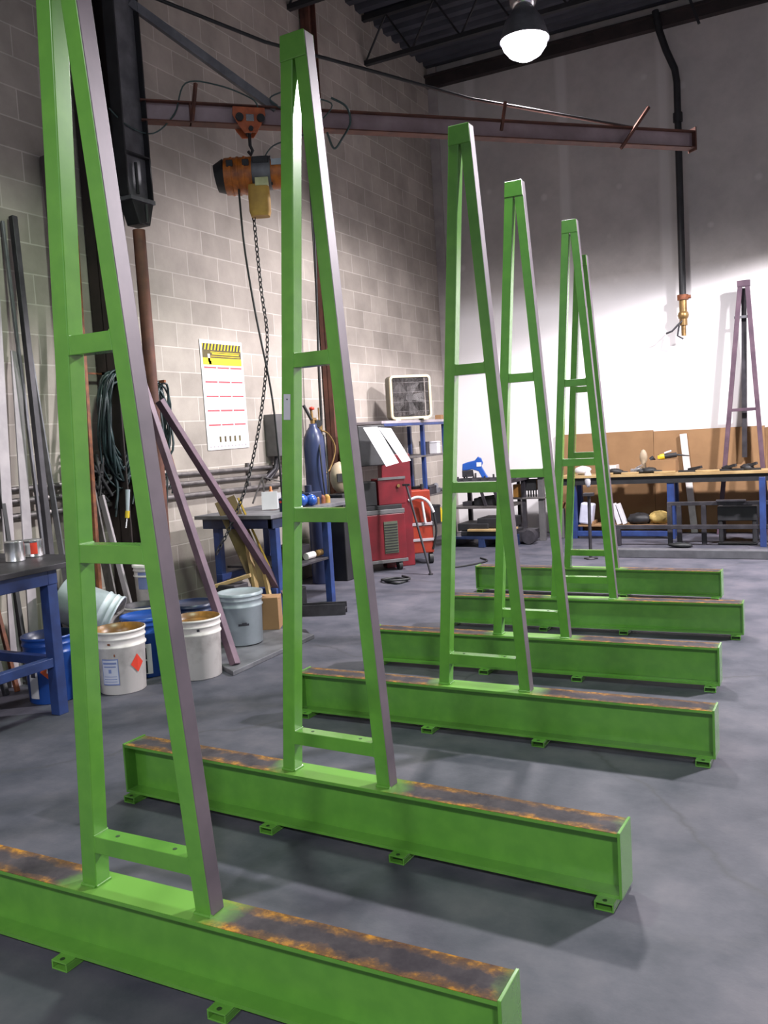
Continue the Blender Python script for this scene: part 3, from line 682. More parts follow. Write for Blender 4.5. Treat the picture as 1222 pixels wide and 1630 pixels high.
o=P_(-4.36,4.62,.30,white,'small white pail raised on a dark box behind the dark blue pail',h=.30,rb=.10,rt=.11,lid=white,decor=lambda t,rb,rt,h:(lambda mb:(patch(mb,rb+.009,h*.45,h*.85,-95,-55,0),mb.build('paper_label',bluink,t)))(MB()))
solo(MB().bb(-4.56,-4.2,4.42,4.85,0,.3),'storage_box',blacksteel,'dark box on the floor under the small white pail','box',bevel=.01)
o=P_(-4.42,3.86,.50,pm('bluish_white_plastic',(.55,.62,.66),(.42,.48,.52),rough=.35),'pale pail tipped on its side on top of the pile behind the nearest rack',inner=white,h=.38,rb=.14,rt=.155,handle=False)
o.rotation_euler=Euler((0,R(116),R(30)),'XYZ')
solo(MB().bb(-4.60,-4.26,3.75,4.12,0,.29),'storage_box',blacksteel,'dark box under the tipped pale pail, behind the near bench leg','box',bevel=.01)

# steel plate and leaning tubes
solo(MB().prism([(-3.30,4.14),(-3.33,5.12),(-3.95,5.3),(-4.0,4.55)],0.001,.03),'steel_plate',greysteel,'flat grey steel plate on the floor under the blue-grey pail','steel plate',bevel=.003)
solo(MB().bar((-3.38,4.27,.03),(-4.47,4.80,1.95),.05,.05,up=(0,1,0)),'steel_tube',purple,'dark purple steel tube leaning left of the blue-grey pail','steel tube','tubes leaning on the column',bevel=.003)
solo(MB().bar((-3.84,5.67,.0),(-4.40,4.91,1.76),.055,.05,up=(0,1,0)),'steel_tube',purple,'dark purple steel tube leaning right across the bench legs toward the wall','steel tube','tubes leaning on the column',bevel=.003)
solo(MB().bar((-3.55,5.30,.006),(-3.38,5.12,.006),.05,.012),'angle_offcut',darksteel,'small dark steel offcut lying on the floor beside the plate','steel offcut',bevel=.001)
solo(MB().cyl((-4.5,5.35,.52),(-4.74,5.32,1.50),.012,n=8),'steel_rod',rustrod,'rusty thin rod leaning between the two purple tubes','steel rod')

# ------------------------------------------------------------------ bench 2 with blue legs (middle left)
b2=thing('steel_workbench','blue-legged steel workbench by the block wall below the calendar','workbench',(-4.2,5.9,0)); P=bx(b2)
P(MB().bb(-4.62,-3.87,5.45,6.95,.82,.85),'tabletop',greysteel,bevel=.003)
P(MB().bb(-4.58,-3.90,5.50,5.55,.74,.82).bb(-3.94,-3.89,5.5,6.4,.74,.82).bb(-4.58,-3.9,6.30,6.35,.74,.82),'apron',bluedk,bevel=.003)
for x,y in ((-4.54,5.64),(-3.92,5.56),(-3.92,6.33),(-4.54,6.33)): P(MB().bb(x-.03,x+.03,y-.03,y+.03,0,.74),'leg',blue,bevel=.003)
P(MB().bb(-4.56,-3.9,5.5,5.55,.22,.27).bb(-4.56,-4.50,5.6,6.3,.3,.35),'lower_rail',blue,bevel=.003)
P(MB().bb(-4.56,-3.9,5.75,6.34,.38,.40),'shelf',darksteel,bevel=.003)
# on bench 2
solo(MB().bar((-4.1,5.66,.16),(-4.34,5.50,.98),.17,.012,up=(.8,-.6,0)),'steel_plate',ochre,'dark olive steel plate with a yellow edge leaning on the blue-legged bench','steel plate',bevel=.002)
solo(MB().bar((-3.97,5.66,.20),(-4.22,5.52,.985),.014,.02,up=(.8,-.6,0)),'yellow_strip',pm('dull_yellow',(.42,.28,.03),(.3,.2,.02)),'narrow yellow strip leaning along the olive plate','strip')
solo(MB().box((-4.16,5.86,.93),(.13,.012,.15),Euler((R(-14),0,R(28)))).box((-4.10,5.93,.925),(.10,.01,.13),Euler((R(-10),0,R(40)))),'paper_stack',paper,'white paper sheets standing on the blue-legged bench','paper',bevel=.001)
solo(MB().lathe([(0,0),(.03,0),(.032,.02),(.03,.13),(.012,.16),(.01,.19),(0,.19)],c=(-4.22,5.97,.85),n=16),'spray_bottle',orange,'orange bottle behind the papers on the blue-legged bench','bottle')
solo(MB().sphere((-4.02,6.08,.91),.07,12,sq=(1.2,1,.8),noise=.05).sphere((-3.96,6.18,.90),.05,10,noise=.05),'shop_rag',bluepl,'crumpled blue rag on the blue-legged bench','rag')
solo(MB().bb(-4.12,-4.0,6.22,6.42,.85,.96).cyl((-4.06,6.3,.96),(-4.06,6.3,1.02),.03,n=12),'drill_case',bluedk,'dark blue box on the blue-legged bench beside the second rack upright','case',bevel=.008)
solo(MB().tube([(-4.3,6.0,.85),(-4.33,6.02,1.12),(-4.2,6.2,1.05),(-4.05,6.35,.9)],.009,6).tube([(-4.33,6.02,1.12),(-4.40,5.95,.9)],.008,6),'bent_rod_holder',galv,'thin bent metal rods standing at the back of the blue-legged bench','rod holder')
for k,(dx,dy,mt,lab) in enumerate(((0,0,brass,'brass fitting at the left of the cluster on the blue-legged bench'),(.07,.08,rustrod,'rusty round fitting in the cluster on the blue-legged bench'),(.13,.17,tan,'tan round fitting at the right of the cluster on the blue-legged bench'))):
    solo(MB().cyl((-4.02+dx*.2,6.36+dx,.85),(-4.02+dx*.2,6.36+dx,.90),.028,n=14).sphere((-4.02+dx*.2,6.36+dx,.90),.026,10),'pipe_fitting',mt,lab,'fitting','fittings on the bench seen inside the second rack')
solo(MB().bb(-4.30,-4.05,6.05,6.25,.40,.52).cyl((-4.0,6.1,.43),(-4.0,6.22,.43),.03,n=12,m=1).cyl((-3.97,6.24,.44),(-3.97,6.34,.44),.028,n=12,m=2),'hardware_tray',[darksteel,white,brass],'tray of hardware on the lower shelf of the blue-legged bench','tray',bevel=.004)
solo(MB().bb(-4.42,-4.08,5.7,6.2,.0,.16).bb(-4.36,-4.12,5.78,6.1,.16,.24),'toolbox',blacksteel,'black toolbox on the floor under the blue-legged bench','toolbox',bevel=.012)
solo(MB().box((-3.80,5.22,.15),(.20,.16,.24),Euler((0,0,R(25)))).box((-3.80,5.22,.272),(.21,.08,.006),Euler((0,R(8),R(25)))),'cardboard_box',card,'small brown cardboard box behind the blue-grey pail','box',bevel=.003)
solo(MB().box((-3.93,5.0,.42),(.28,.05,.025),Euler((0,R(-14),R(28)))),'wood_offcut',wood,'orange-brown wood offcut lying above the blue-grey pail','wood offcut',bevel=.003)
solo(MB().bb(-4.06,-3.86,4.93,5.1,.0,.40),'scrap_bin',darksteel,'dark bin behind the blue-grey pail that the wood offcut rests on','bin',bevel=.01)
solo(MB().bar((-3.95,5.35,.02),(-4.14,5.50,.62),.05,.03,up=(1,0,0)).bar((-3.88,5.42,.02),(-4.04,5.52,.55),.03,.03,up=(1,0,0)),'timber_offcuts',wood,'pair of timber offcuts leaning against the blue-legged bench','wood offcut',bevel=.003)
# channel on floor
mb=MB(); mb.box((-3.70,5.86,.045),(.36,.10,.008),Euler((0,0,R(24)))); mb.box((-3.68,5.81,.045),(.36,.008,.09),Euler((0,0,R(24)))); mb.box((-3.72,5.905,.045),(.36,.008,.09),Euler((0,0,R(24))))
solo(mb,'channel_offcut',darksteel,'short dark steel channel on the floor left of the second rack upright foot','steel offcut',bevel=.002)

# gas cylinder
gc=thing('gas_cylinder','blue gas cylinder with a regulator standing against the block wall','gas cylinder',(-4.52,7.17,0))
MB().lathe([(0,0),(.098,0),(.102,.01),(.102,1.36),(.095,1.43),(.07,1.49),(.04,1.53),(.036,1.56),(0,1.56)],n=28).build('cylinder_body',cylblue,gc)
MB().cyl((0,0,1.54),(0,0,1.60),.022,n=12).cyl((0,-.02,1.60),(0,.05,1.60),.018,n=12).cyl((0,0,1.6),(-.01,0,1.70),.013,n=10).build('valve',brass,gc)
MB().lathe([(0,1.69),(.024,1.695),(.027,1.708),(.024,1.72),(0,1.725)],n=14).build('hand_wheel',redlab,gc)
MB().tube([(0,-.02,1.6),(-.03,-.06,1.70),(-.04,-.08,1.74)],.016,8).cyl((.02,.06,1.56),(.05,.03,1.56),.035,n=14).build('regulator',blacksteel,gc)
MB().tube(smooth([(.03,.05,1.52),(.10,-.06,1.3),(.115,-.06,1.0),(.11,-.02,.82),(.115,.03,.9),(.10,.05,1.2),(.06,.09,1.45)]),.008,6).build('hose',rubber,gc)
solo(MB().cyl((-4.6,7.42,1.50),(-4.6,7.42,1.56),.028,n=12).cyl((-4.6,7.42,1.56),(-4.6,7.42,1.72),.008,n=8).tube(smooth([(-4.6,7.42,1.5),(-4.56,7.52,1.45),(-4.53,7.58,1.3),(-4.56,7.5,1.1),(-4.6,7.42,1.05)]),.009,6),'gas_flow_meter',brass,'brass flow meter with a looping hose, right of the blue cylinder neck','regulator')
solo(MB().sphere((-4.40,7.42,1.02),.12,14,sq=(.8,1.0,1.3)).box((-4.33,7.34,1.02),(.02,.10,.08),Euler((0,0,R(-40))),m=1).bar((-4.34,7.50,1.05),(-4.26,7.56,.85),.04,.05,m=1),'welding_helmet',[beigem,blacksteel],'beige welding helmet hung beside the blue cylinder, above the bench fittings','helmet')
solo(MB().bb(-4.5,-4.3,7.28,7.5,0,.86),'equipment_stand',blacksteel,'dark stand under the beige welding helmet','stand',bevel=.01)

# ------------------------------------------------------------------ red welding machine cart
CR=R(47.7)
wc=thing('welding_machine','large red welding machine on casters with a grey louvre panel','welding machine',(-4.26,7.76,0),CR)
MB().bb(-.37,.37,.0,.36,.12,.60).build('machine_case',red,wc,bevel=.01)
MB().bb(-.37,.37,-.004,.36,.60,.645).bb(-.38,.38,-.01,.37,.09,.125).build('case_trim',greyplastic,wc,bevel=.005)
mb=MB(); mb.bb(.13,.28,-.008,0,.19,.52)
for k in range(11): mb.bb(.135,.275,-.014,-.006,.205+k*.028,.213+k*.028,m=1)
mb.build('louvre_panel',[pm('olive_grey',(.09,.10,.07),(.07,.08,.055)),blacksteel],wc)
MB().bb(-.33,.35,.02,.30,.645,.69).build('tray',blacksteel,wc,bevel=.004)
for x in (-.3,.3):
    for y in (.05,.3):
        MB().cyl((x-.02,y,.05),(x+.02,y,.05),.05,n=18).bb(x-.03,x+.03,y-.02,y+.02,.05,.1).build('caster',rubber,wc)
wf=thing('wire_feeder','small red wire feeder box sitting on the red welding machine','wire feeder',(-4.18,7.85,.69),CR)
MB().bb(-.02,.28,.02,.24,0,.27).build('feeder_case',red,wf,bevel=.008)
MB().bb(-.28,-.03,.04,.24,0,.25).build('drive_housing',blacksteel,wf,bevel=.008)
MB().bb(-.02,.28,.01,.03,.26,.285).cyl((.20,.01,.19),(.20,.0,.19),.018,m=1,n=12).build('front_trim',[greyplastic,brass],wf)
wp=thing('control_cabinet','dark and red cabinet with a sloping lid behind the wire feeder','cabinet',(-4.22,8.06,.0),CR)
MB().bb(-.03,.30,.05,.17,.0,1.2).build('cabinet_body',red,wp,bevel=.008)
MB().prism([(-.10,1.10),(.28,1.10),(.30,1.42),(.22,1.52),(-.05,1.52)],-.30,-.0,'x').build('sloping_lid',blacksteel,wp,bevel=.01)
def sheet(p,label,dz=0):
    V=[Vector(q) for q in p]; c=sum(V,Vector())/4; n=(V[1]-V[0]).cross(V[3]-V[0]).normalized()*.0025
    # slight curl: subdivide along the length
    top=[]; N=8
    for i in range(N+1):
        t=i/N; a=V[0].lerp(V[3],t); b=V[1].lerp(V[2],t); bow=math.sin(math.pi*t)*.012
        top+=[a-n*bow*4,b-n*bow*4,a+n*.4-n*bow*4,b+n*.4-n*bow*4]
    mb=MB(); F=[]
    for i in range(N):
        k=4*i; F+=[(k,k+1,k+5,k+4),(k+2,k+6,k+7,k+3),(k,k+4,k+6,k+2),(k+1,k+3,k+7,k+5)]
    F+=[(0,2,3,1),(4*N,4*N+1,4*N+3,4*N+2)]
    mb.add(top,F); return solo(mb,'paper_sheet',paper,label,'paper','papers clipped over the control cabinet')
sheet([(-4.232, 7.651, 1.497), (-4.13, 7.762, 1.5), (-3.85, 7.645, 1.131), (-3.938, 7.539, 1.103)],'left of the two bright white paper sheets draped on the sloping cabinet lid')
sheet([(-4.125, 7.775, 1.489), (-4.031, 7.869, 1.477), (-3.776, 7.766, 1.144), (-3.833, 7.689, 1.132)],'right, narrower one of the two bright white paper sheets on the sloping cabinet lid')
# orange red compressor / hose cart behind
oc=thing('orange_tool_cart','orange-red tool cart with pale hoses right of the red welding machine','tool cart',(-4.05,8.45,0),R(35))
MB().bb(-.13,.13,-.1,.14,.12,.42).bb(-.11,.12,-.08,.12,.45,.80).build('cart_body',orred,oc,bevel=.012)
MB().bb(-.14,.14,-.11,.15,.42,.45).bb(-.14,.14,-.11,-.095,.25,.28).build('cart_trim',palesteel,oc,bevel=.003)
MB().tube(smooth([(-.12,-.12,.70),(-.02,-.14,.73),(.08,-.14,.68),(.14,-.13,.56)]),.016,8).tube([(.02,-.13,.68),(.045,-.13,.45)],.014,8).build('white_hose',paper,oc)
MB().tube(smooth([(.14,-.13,.56),(.16,-.12,.35),(.12,-.10,.16)]),.012,8).cyl((-.12,-.05,.06),(-.08,-.05,.06),.06,n=16).cyl((.08,-.05,.06),(.12,-.05,.06),.06,n=16).cyl((.05,.0,.8),(.05,0,.86),.02,n=10).build('wheel_set',rubber,oc)
solo(MB().tube([(-3.62,7.75,0.012),(-3.86,7.80,.90)],.012,8).cyl((-3.62,7.75,0),(-3.62,7.75,.014),.024,n=10).bar((-3.90,7.80,.90),(-3.82,7.80,.90),.02),'leaning_rod',darksteel,'thin dark rod leaning toward the right end of the red welding machine','rod')
solo(MB().tube(smooth([(-3.9,7.3,.012),(-3.72,7.2,.012),(-3.70,7.38,.012),(-3.86,7.45,.014),(-3.95,7.33,.016),(-3.8,7.22,.03),(-3.66,7.35,.03),(-3.8,7.48,.03)]),.012,6),'floor_hose',rubber,'loop of black hose lying on the floor in front of the red welding machine','hose')
solo(MB().tube(smooth([(-3.6,8.1,.01),(-3.45,8.3,.01),(-3.35,8.6,.01),(-3.5,8.8,.01)]),.009,6),'floor_cable',rubber,'thin black cable lying on the floor behind the pole stand','cable')

# ------------------------------------------------------------------ shelf unit with fan
sh=thing('shelf_unit','blue-framed shelf unit in the room corner with a box fan on top','shelf unit',(-4.55,9.0,0)); P=bx(sh)
P(MB().bb(-4.80,-4.28,8.15,9.85,1.53,1.56),'shelf_board',palesteel,bevel=.003)
P(MB().bb(-4.80,-4.28,8.4,9.85,1.13,1.15),'shelf_board',galv,bevel=.003)
P(MB().bb(-4.80,-4.28,8.9,9.85,.66,.68),'shelf_board',galv,bevel=.003)
P(MB().bb(-4.80,-4.28,8.9,9.85,.30,.32),'shelf_board',galv,bevel=.003)
P(MB().bb(-4.32,-4.28,8.2,9.85,1.50,1.53),'top_rail',blue,bevel=.003)
for x,y in ((-4.31,9.21),(-4.31,9.83),(-4.78,8.2),(-4.78,9.83)): P(MB().bb(x-.022,x+.022,y-.022,y+.022,0,1.5),'post',blue,bevel=.002)
items=[(-4.45,8.66,1.15,.14,.10,.20,blacksteel,'motor','dark lump of machinery on the second shelf left of the blue shelf post'),
(-4.42,9.42,1.15,.07,.07,.15,chrome,'can','shiny can on the second shelf right of the blue shelf post'),
(-4.42,9.54,1.15,.07,.07,.14,darksteel,'can','dark can on the second shelf between the shiny can and the white box'),
(-4.38,9.70,1.15,.10,.10,.15,paper,'box','white box on the second shelf, next to the third rack upright'),
(-4.40,9.50,.90,.24,.25,.06,darksteel,'tray','dark tray of parts under the second shelf'),
(-4.40,9.60,.68,.2,.22,.12,greysteel,'tool','grey tools piled on the third shelf'),
(-4.40,9.40,.32,.25,.26,.22,blacksteel,'crate','black crate on the bottom shelf of the blue-framed unit')]
for x,y,z,a,b_,c,mt,cat,lab in items:
    if cat=='tray': z=.68; c=.10; y=9.36; b_=.2
    mb=MB()
    if cat in('can','motor'): mb.cyl((x,y,z),(x,y,z+c),a/2,n=18).cyl((x,y,z+c),(x,y,z+c+.01),a/2+.003,n=18)
    elif cat=='tool': mb.bb(x-.1,x+.1,y-.1,y+.02,z,z+.06).cyl((x-.08,y+.05,z+.05),(x+.08,y-.05,z+.09),.03,n=10).cyl((x-.02,y+.08,z+.02),(x+.1,y+.08,z+.03),.02,n=10)
    else: mb.bb(x-a/2,x+a/2,y-b_/2,y+b_/2,z,z+c).bb(x-a/2-.004,x+a/2+.004,y-b_/2-.004,y+b_/2+.004,z+c-.02,z+c-.008)
    solo(mb,{'can':'spray_can','motor':'machine_motor','box':'carton','tray':'parts_tray','tool':'hand_tools','crate':'plastic_crate'}[cat],mt,lab,cat,bevel=.004)
solo(MB().cyl((-4.33,9.66,.32),(-4.33,9.66,.46),.03,n=12).cyl((-4.33,9.66,.46),(-4.33,9.66,.49),.012,n=10),'squeeze_bottle',yellow,'small yellow bottle on the bottom shelf beside the black crate','bottle')
fan=thing('box_fan','cream box fan standing on top of the corner shelf unit','fan',(-4.39,9.06,1.56),R(46))
fw,fd,fh=.50,.17,.50
mb=MB()
def rrect(w,h,r,n=5):
    out=[]
    for cx,cz,a0 in ((w/2-r,h/2-r,0),(-w/2+r,h/2-r,90),(-w/2+r,-h/2+r,180),(w/2-r,-h/2+r,270)):
        for i in range(n+1): a_=R(a0+90*i/n); out.append((cx+r*math.cos(a_),cz+r*math.sin(a_)))
    return out
def frame(mb,w,h,r,t_,y0,y1,zc,m=0):
    A=rrect(w,h,r); B=rrect(w-2*t_,h-2*t_,max(r-t_,.01)); n=len(A)
    V=[(p[0],y0,p[1]+zc) for p in A]+[(p[0],y0,p[1]+zc) for p in B]+[(p[0],y1,p[1]+zc) for p in A]+[(p[0],y1,p[1]+zc) for p in B]
    F=[]
    for i in range(n):
        j=(i+1)%n; F+=[(i,j,n+j,n+i),(2*n+i,3*n+i,3*n+j,2*n+j),(i,2*n+i,2*n+j,j),(n+i,n+j,3*n+j,3*n+i)]
    mb.add(V,F,m)
frame(mb,fw,fh,.05,.028,-fd/2,-fd/2+.03,fh/2+.015)
mb.bb(-.2,-.14,-fd/2,fd/2,0,.018); mb.bb(.14,.2,-fd/2,fd/2,0,.018)
mb.build('fan_frame',cream,fan,bevel=.003)
mb=MB(); frame(mb,fw-.004,fh-.004,.048,.006,-fd/2+.03,fd/2,fh/2+.015); mb.build('fan_shroud',pm('olive_fan_side',(.16,.15,.10),(.12,.11,.08)),fan)
mb=MB()
for k in range(29): x=-.21+k*.015; mb.bb(x-.0016,x+.0016,-fd/2+.006,-fd/2+.012,.05,.48)
for k in range(4): z=.1+k*.11; mb.bb(-.22,.22,-fd/2+.008,-fd/2+.014,z,z+.004)
mb.build('front_grille',galv,fan)
mb=MB(); mb.bb(-.225,.225,fd/2-.012,fd/2-.006,.035,.495)
mb.build('rear_grille',pm('dusty_brown_mesh',(.13,.11,.10),(.05,.042,.04),rough=.8,scale=60),fan)
mb=MB()
for k in range(5):
    a_=2*math.pi*k/5; c=Vector((math.cos(a_),0,math.sin(a_))); s_=Vector((-math.sin(a_),0,math.cos(a_)))
    q=[c*.05-s_*.03,c*.19-s_*.075,c*.20+s_*.055,c*.05+s_*.03]
    V=[Vector((0,0,.265))+v+Vector((0,-.02 if i in(0,1) else .02,0)) for i,v in enumerate(q)]; V+=[v+Vector((0,.003,0)) for v in V]
    mb.add(V,[(0,1,2,3),(7,6,5,4),(0,4,5,1),(1,5,6,2),(2,6,7,3),(3,7,4,0)])
mb.cyl((0,-.04,.265),(0,.05,.265),.05,n=20); mb.build('fan_blades',pm('grimy_fan_grey',(.15,.14,.14),(.08,.075,.075)),fan)
solo(MB().bb(-4.36,-4.28,9.70,9.78,1.56,1.61).bb(-4.355,-4.285,9.705,9.775,1.61,1.615),'small_carton',card,'tiny brown carton on top of the corner shelf right of the fan','box',bevel=.003)

# ------------------------------------------------------------------ welding table with blue saw (centre back)
wt=thing('welding_table','dark steel welding table seen inside the third rack','welding table',(-3.8,9.95,0)); P=bx(wt)
P(MB().bb(-4.25,-3.42,9.68,10.35,.76,.80),'tabletop',darksteel,bevel=.003)
P(MB().bb(-4.2,-3.5,9.72,10.3,.46,.49),'lower_shelf',galv,bevel=.003)
for x,y in ((-4.2,9.74),(-3.48,9.74),(-4.2,10.3),(-3.48,10.3)): P(MB().bb(x-.025,x+.025,y-.025,y+.025,0,.76),'leg',darksteel,bevel=.002)
for x in (-3.85,-3.68): P(MB().bar((x,9.74,.76),(x+.08,9.74,.49),.03),'brace',darksteel)
saw=thing('chop_saw','blue metal-cutting saw on the welding table against the pale wall','saw',(-3.99,9.95,.80),R(20))
MB().prism([(-.14,.12),(-.13,.20),(-.06,.22),(.02,.235),(.06,.28),(.10,.26),(.12,.2),(.10,.16),(.15,.06),(.19,.0),(.10,.02),(.06,.1),(-.02,.13),(-.08,.12)],-.06,.06,'y').build('blade_guard',bluepl,saw,bevel=.008)
MB().bb(.04,.10,-.065,-.058,.16,.21).build('maker_label',paper,saw)
MB().bb(-.14,-.02,-.07,.07,.04,.12).cyl((-.11,-.03,.0),(-.13,-.03,.10),.012,n=8).cyl((.0,-.03,.0),(-.02,-.03,.12),.012,n=8).bb(-.16,.2,-.09,.09,.0,.02).build('motor_base',darksteel,saw,bevel=.004)
for k in range(7):
    x=-4.17+k*.115; solo(MB().bar((x,9.74,.815),(x+.085,9.79,.815),.03).cyl((x+.045,9.765,.815),(x+.045,9.765,.85+.02*(k%3)),.012,n=8),'table_clamp',blacksteel if k%2 else darksteel,'small dark clamp on the front edge of the welding table, one of a row','clamp','row of clamps on the welding table')
solo(MB().box((-3.56,9.95,.84),(.22,.12,.08),Euler((0,R(10),.3))).cyl((-3.6,9.95,.86),(-3.62,9.95,.98),.008,n=8),'bench_vise',darksteel,'dark vise on the right of the welding table beside the blue saw','vise',bevel=.008)
solo(MB().bb(-3.95,-3.6,9.8,10.1,.49,.58).cyl((-3.9,9.85,.56),(-3.6,9.9,.59),.035,n=10),'steel_offcuts',blacksteel,'dark steel offcuts on the lower shelf of the welding table','offcuts',bevel=.01)
solo(MB().bb(-4.1,-3.98,9.8,9.95,.49,.54),'small_parts_box',darksteel,'small dark box at the left of the welding table lower shelf','box',bevel=.008)
pl=thing('loaded_pallet','dark pallet stacked with steel pieces on the floor below the welding table','pallet',(-3.85,9.75,0)); 
MB().bb(-.4,.42,-.12,.5,.10,.13).bb(-.4,-.32,-.12,.5,0,.10).bb(.0,.08,-.12,.5,0,.10).bb(.34,.42,-.12,.5,0,.10).build('pallet_deck',bluedk,pl,bevel=.004)
MB().bb(-.25,.40,-.05,.4,.13,.19).bb(-.30,.1,-.02,.35,.19,.28).bb(-.05,.38,.0,.38,.22,.34).build('steel_stack',blacksteel,pl,bevel=.01)
MB().bb(-.15,.40,-.08,.2,.19,.215).build('timber_spacer',wood,pl,bevel=.003)
solo(MB().bb(-3.52,-3.30,9.93,10.3,.03,.16).cyl((-3.32,9.92,.09),(-3.32,10.05,.09),.085,n=18).cyl((-3.48,9.92,.07),(-3.48,10.05,.07),.065,n=18),'caster_dolly',darksteel,'grey wheeled dolly on the floor between the third and fourth racks','dolly',bevel=.01)
sd=thing('steel_stand','grey steel post stand with shelves, seen inside the fourth rack','stand',(-3.3,10.3,0)); P=bx(sd)
P(MB().bb(-3.29,-3.22,10.27,10.34,0,.80),'post',greyplastic,bevel=.003)
P(MB().bb(-3.7,-3.2,10.25,10.7,.78,.80),'top_shelf',darksteel,bevel=.003)
P(MB().bb(-3.65,-3.2,10.25,10.7,.52,.54),'mid_shelf',galv,bevel=.003)
P(MB().bb(-3.69,-3.65,10.65,10.7,0,.78).bb(-3.69,-3.65,10.26,10.30,0,.78),'rear_post',darksteel,bevel=.003)
solo(MB().bb(-3.56,-3.36,10.3,10.45,.80,.83).bb(-3.5,-3.42,10.32,10.42,.83,.85),'flat_tool',blacksteel,'flat black tool on top of the grey post stand','tool',bevel=.006)
solo(MB().bb(-3.62,-3.52,10.3,10.42,.54,.70),'orange_carton',pm('orange_card',(.5,.25,.06),(.42,.2,.05)),'orange-brown carton on the middle shelf of the grey post stand','box',bevel=.004)
mb=MB(); mb.bb(-3.46,-3.32,10.3,10.42,.62,.76)
for k in range(4): mb.cyl((-3.44+k*.033,10.36,.54),(-3.44+k*.033,10.36,.63),.009,n=8)
solo(mb,'router_tool',blacksteel,'black tool on short legs on the middle shelf of the grey post stand','tool',bevel=.01)
solo(MB().box((-3.12,10.55,.42),(.14,.1,.1),Euler((0,R(20),0))).bb(-3.17,-3.05,10.5,10.6,.0,.37,m=1).cyl((-3.12,10.5,.5),(-3.10,10.5,.56),.03,n=10),'bench_grinder',[rustrod,greyplastic],'rust-orange grinder on a grey pedestal, right of the grey post stand','grinder',bevel=.008)

# ------------------------------------------------------------------ back bench
for i,(x0,x1,z1,lab) in enumerate(((-3.28,-2.05,1.275,'left'),(-2.05,-.78,1.26,'middle'),(-.78,.6,1.24,'right'))):
    solo(MB().bb(x0+.002,x1-.002,11.11,11.14,0,z1),'backing_board',card,lab+' brown board of the three covering the foot of the back wall','board','brown boards along the back wall')
bb_=thing('long_workbench','long wood-topped workbench with blue legs along the back wall','workbench',(-1.6,10.75,0)); P=bx(bb_)
P(MB().bb(-3.08,.4,10.44,10.86,.745,.775),'tabletop',wood,bevel=.003)
P(MB().bb(-3.05,.4,10.47,10.50,.66,.745).bb(-3.05,.4,10.80,10.83,.66,.745),'apron',blacksteel)
for x in (-2.92,-1.76,-.5): 
    P(MB().bb(x-.04,x+.04,10.48,10.55,0,.70),'leg',blue,bevel=.002); P(MB().bb(x-.04,x+.04,10.77,10.84,0,.70),'leg',blue,bevel=.002)
P(MB().bb(-2.88,-1.8,10.49,10.55,.03,.09),'bottom_rail',blue,bevel=.003)
P(MB().bb(-2.88,-1.8,10.55,10.84,.14,.16),'bottom_shelf',card,bevel=.002)
def blob(c,r,mt,name,label,cat,sq=(1,1,.6),noise_=.14,group=None,n=16):
    return solo(MB().sphere(c,r,n,sq=sq,noise=noise_),name,mt,label,cat,group)
# bench top clutter
solo(MB().sphere((-2.82,10.62,.83),.07,14,sq=(1.5,1,.8),noise=.12),'plastic_bag',paper,'crumpled white plastic bag on the left end of the long back bench','bag')
solo(MB().sphere((-2.72,10.48,.74),.055,14,sq=(.8,.6,1.9),noise=.12),'plastic_bag',paper,'white plastic bag drooping over the front edge of the long back bench','bag')
solo(MB().bb(-2.62,-2.42,10.66,10.84,.775,.88).bb(-2.6,-2.44,10.68,10.82,.88,.884,m=1),'carton',[white,card],'white carton on the long back bench behind the black gloves','box',bevel=.005)
for cx,lab in ((-2.42,'left black glove heap on the long back bench, before the white carton'),(-2.02,'black glove heap on the long back bench below the yellow grinder')):
    solo(MB().sphere((cx,10.6,.805),.075,14,sq=(1.3,1,.5),noise=.16).sphere((cx-.09,10.56,.80),.04,10,sq=(1.2,1,.6),noise=.1).cyl((cx+.05,10.56,.80),(cx+.14,10.55,.79),.014,n=8).cyl((cx+.05,10.6,.80),(cx+.15,10.61,.79),.014,n=8),'work_gloves',rubber,lab,'gloves','black gloves on the back bench')
for cx,ln,lab in ((-2.50,.16,'pale wood scrap on the long back bench left of the cutting disc pile'),(-2.22,.2,'pale wood scrap on the long back bench right of the black glove heap'),(-1.82,.24,'pale wood scrap on the long back bench left of the leaning white post'),(-1.35,.26,'pale wood scrap on the long back bench right of the leaning white post')):
    solo(MB().box((cx,10.50,.787),(ln,.07,.022),Euler((0,0,R(8)))),'wood_scrap',wood,lab,'wood scrap','wood scraps on the back bench',bevel=.004)
solo(MB().box((-2.2,10.76,.80),(.14,.1,.05),Euler((0,0,.3))).cyl((-2.2,10.76,.82),(-2.12,10.74,.86),.02,n=10),'tape_dispenser',chrome,'silvery small item on the long back bench left of the yellow grinder','tool',bevel=.006)
solo(MB().bb(-2.02,-1.72,10.64,10.84,.775,.92).bb(-2.0,-1.74,10.66,10.82,.92,.923),'cardboard_box',card,'brown cardboard box on the long back bench carrying the yellow grinder','box',bevel=.004)
gr=thing('angle_grinder','yellow and black angle grinder lying on the cardboard box','grinder',(-1.88,10.74,.923),R(10))
MB().cyl((.0,0,.035),(.16,.0,.05),.03,n=14).cyl((-.1,0,.03),(-.14,0,.0),.03,n=12).cyl((.16,0,.05),(.3,.02,.03),.012,.006,n=8).build('grinder_body',blacksteel,gr)
MB().cyl((-.03,0,.03),(.02,0,.038),.034,n=14).bb(-.06,-.02,-.03,.03,.01,.05).build('gear_head',yellow,gr,bevel=.004)
MB().cyl((.02,-.01,.075),(.10,-.01,.10),.012,n=8).build('side_handle',paper,gr)
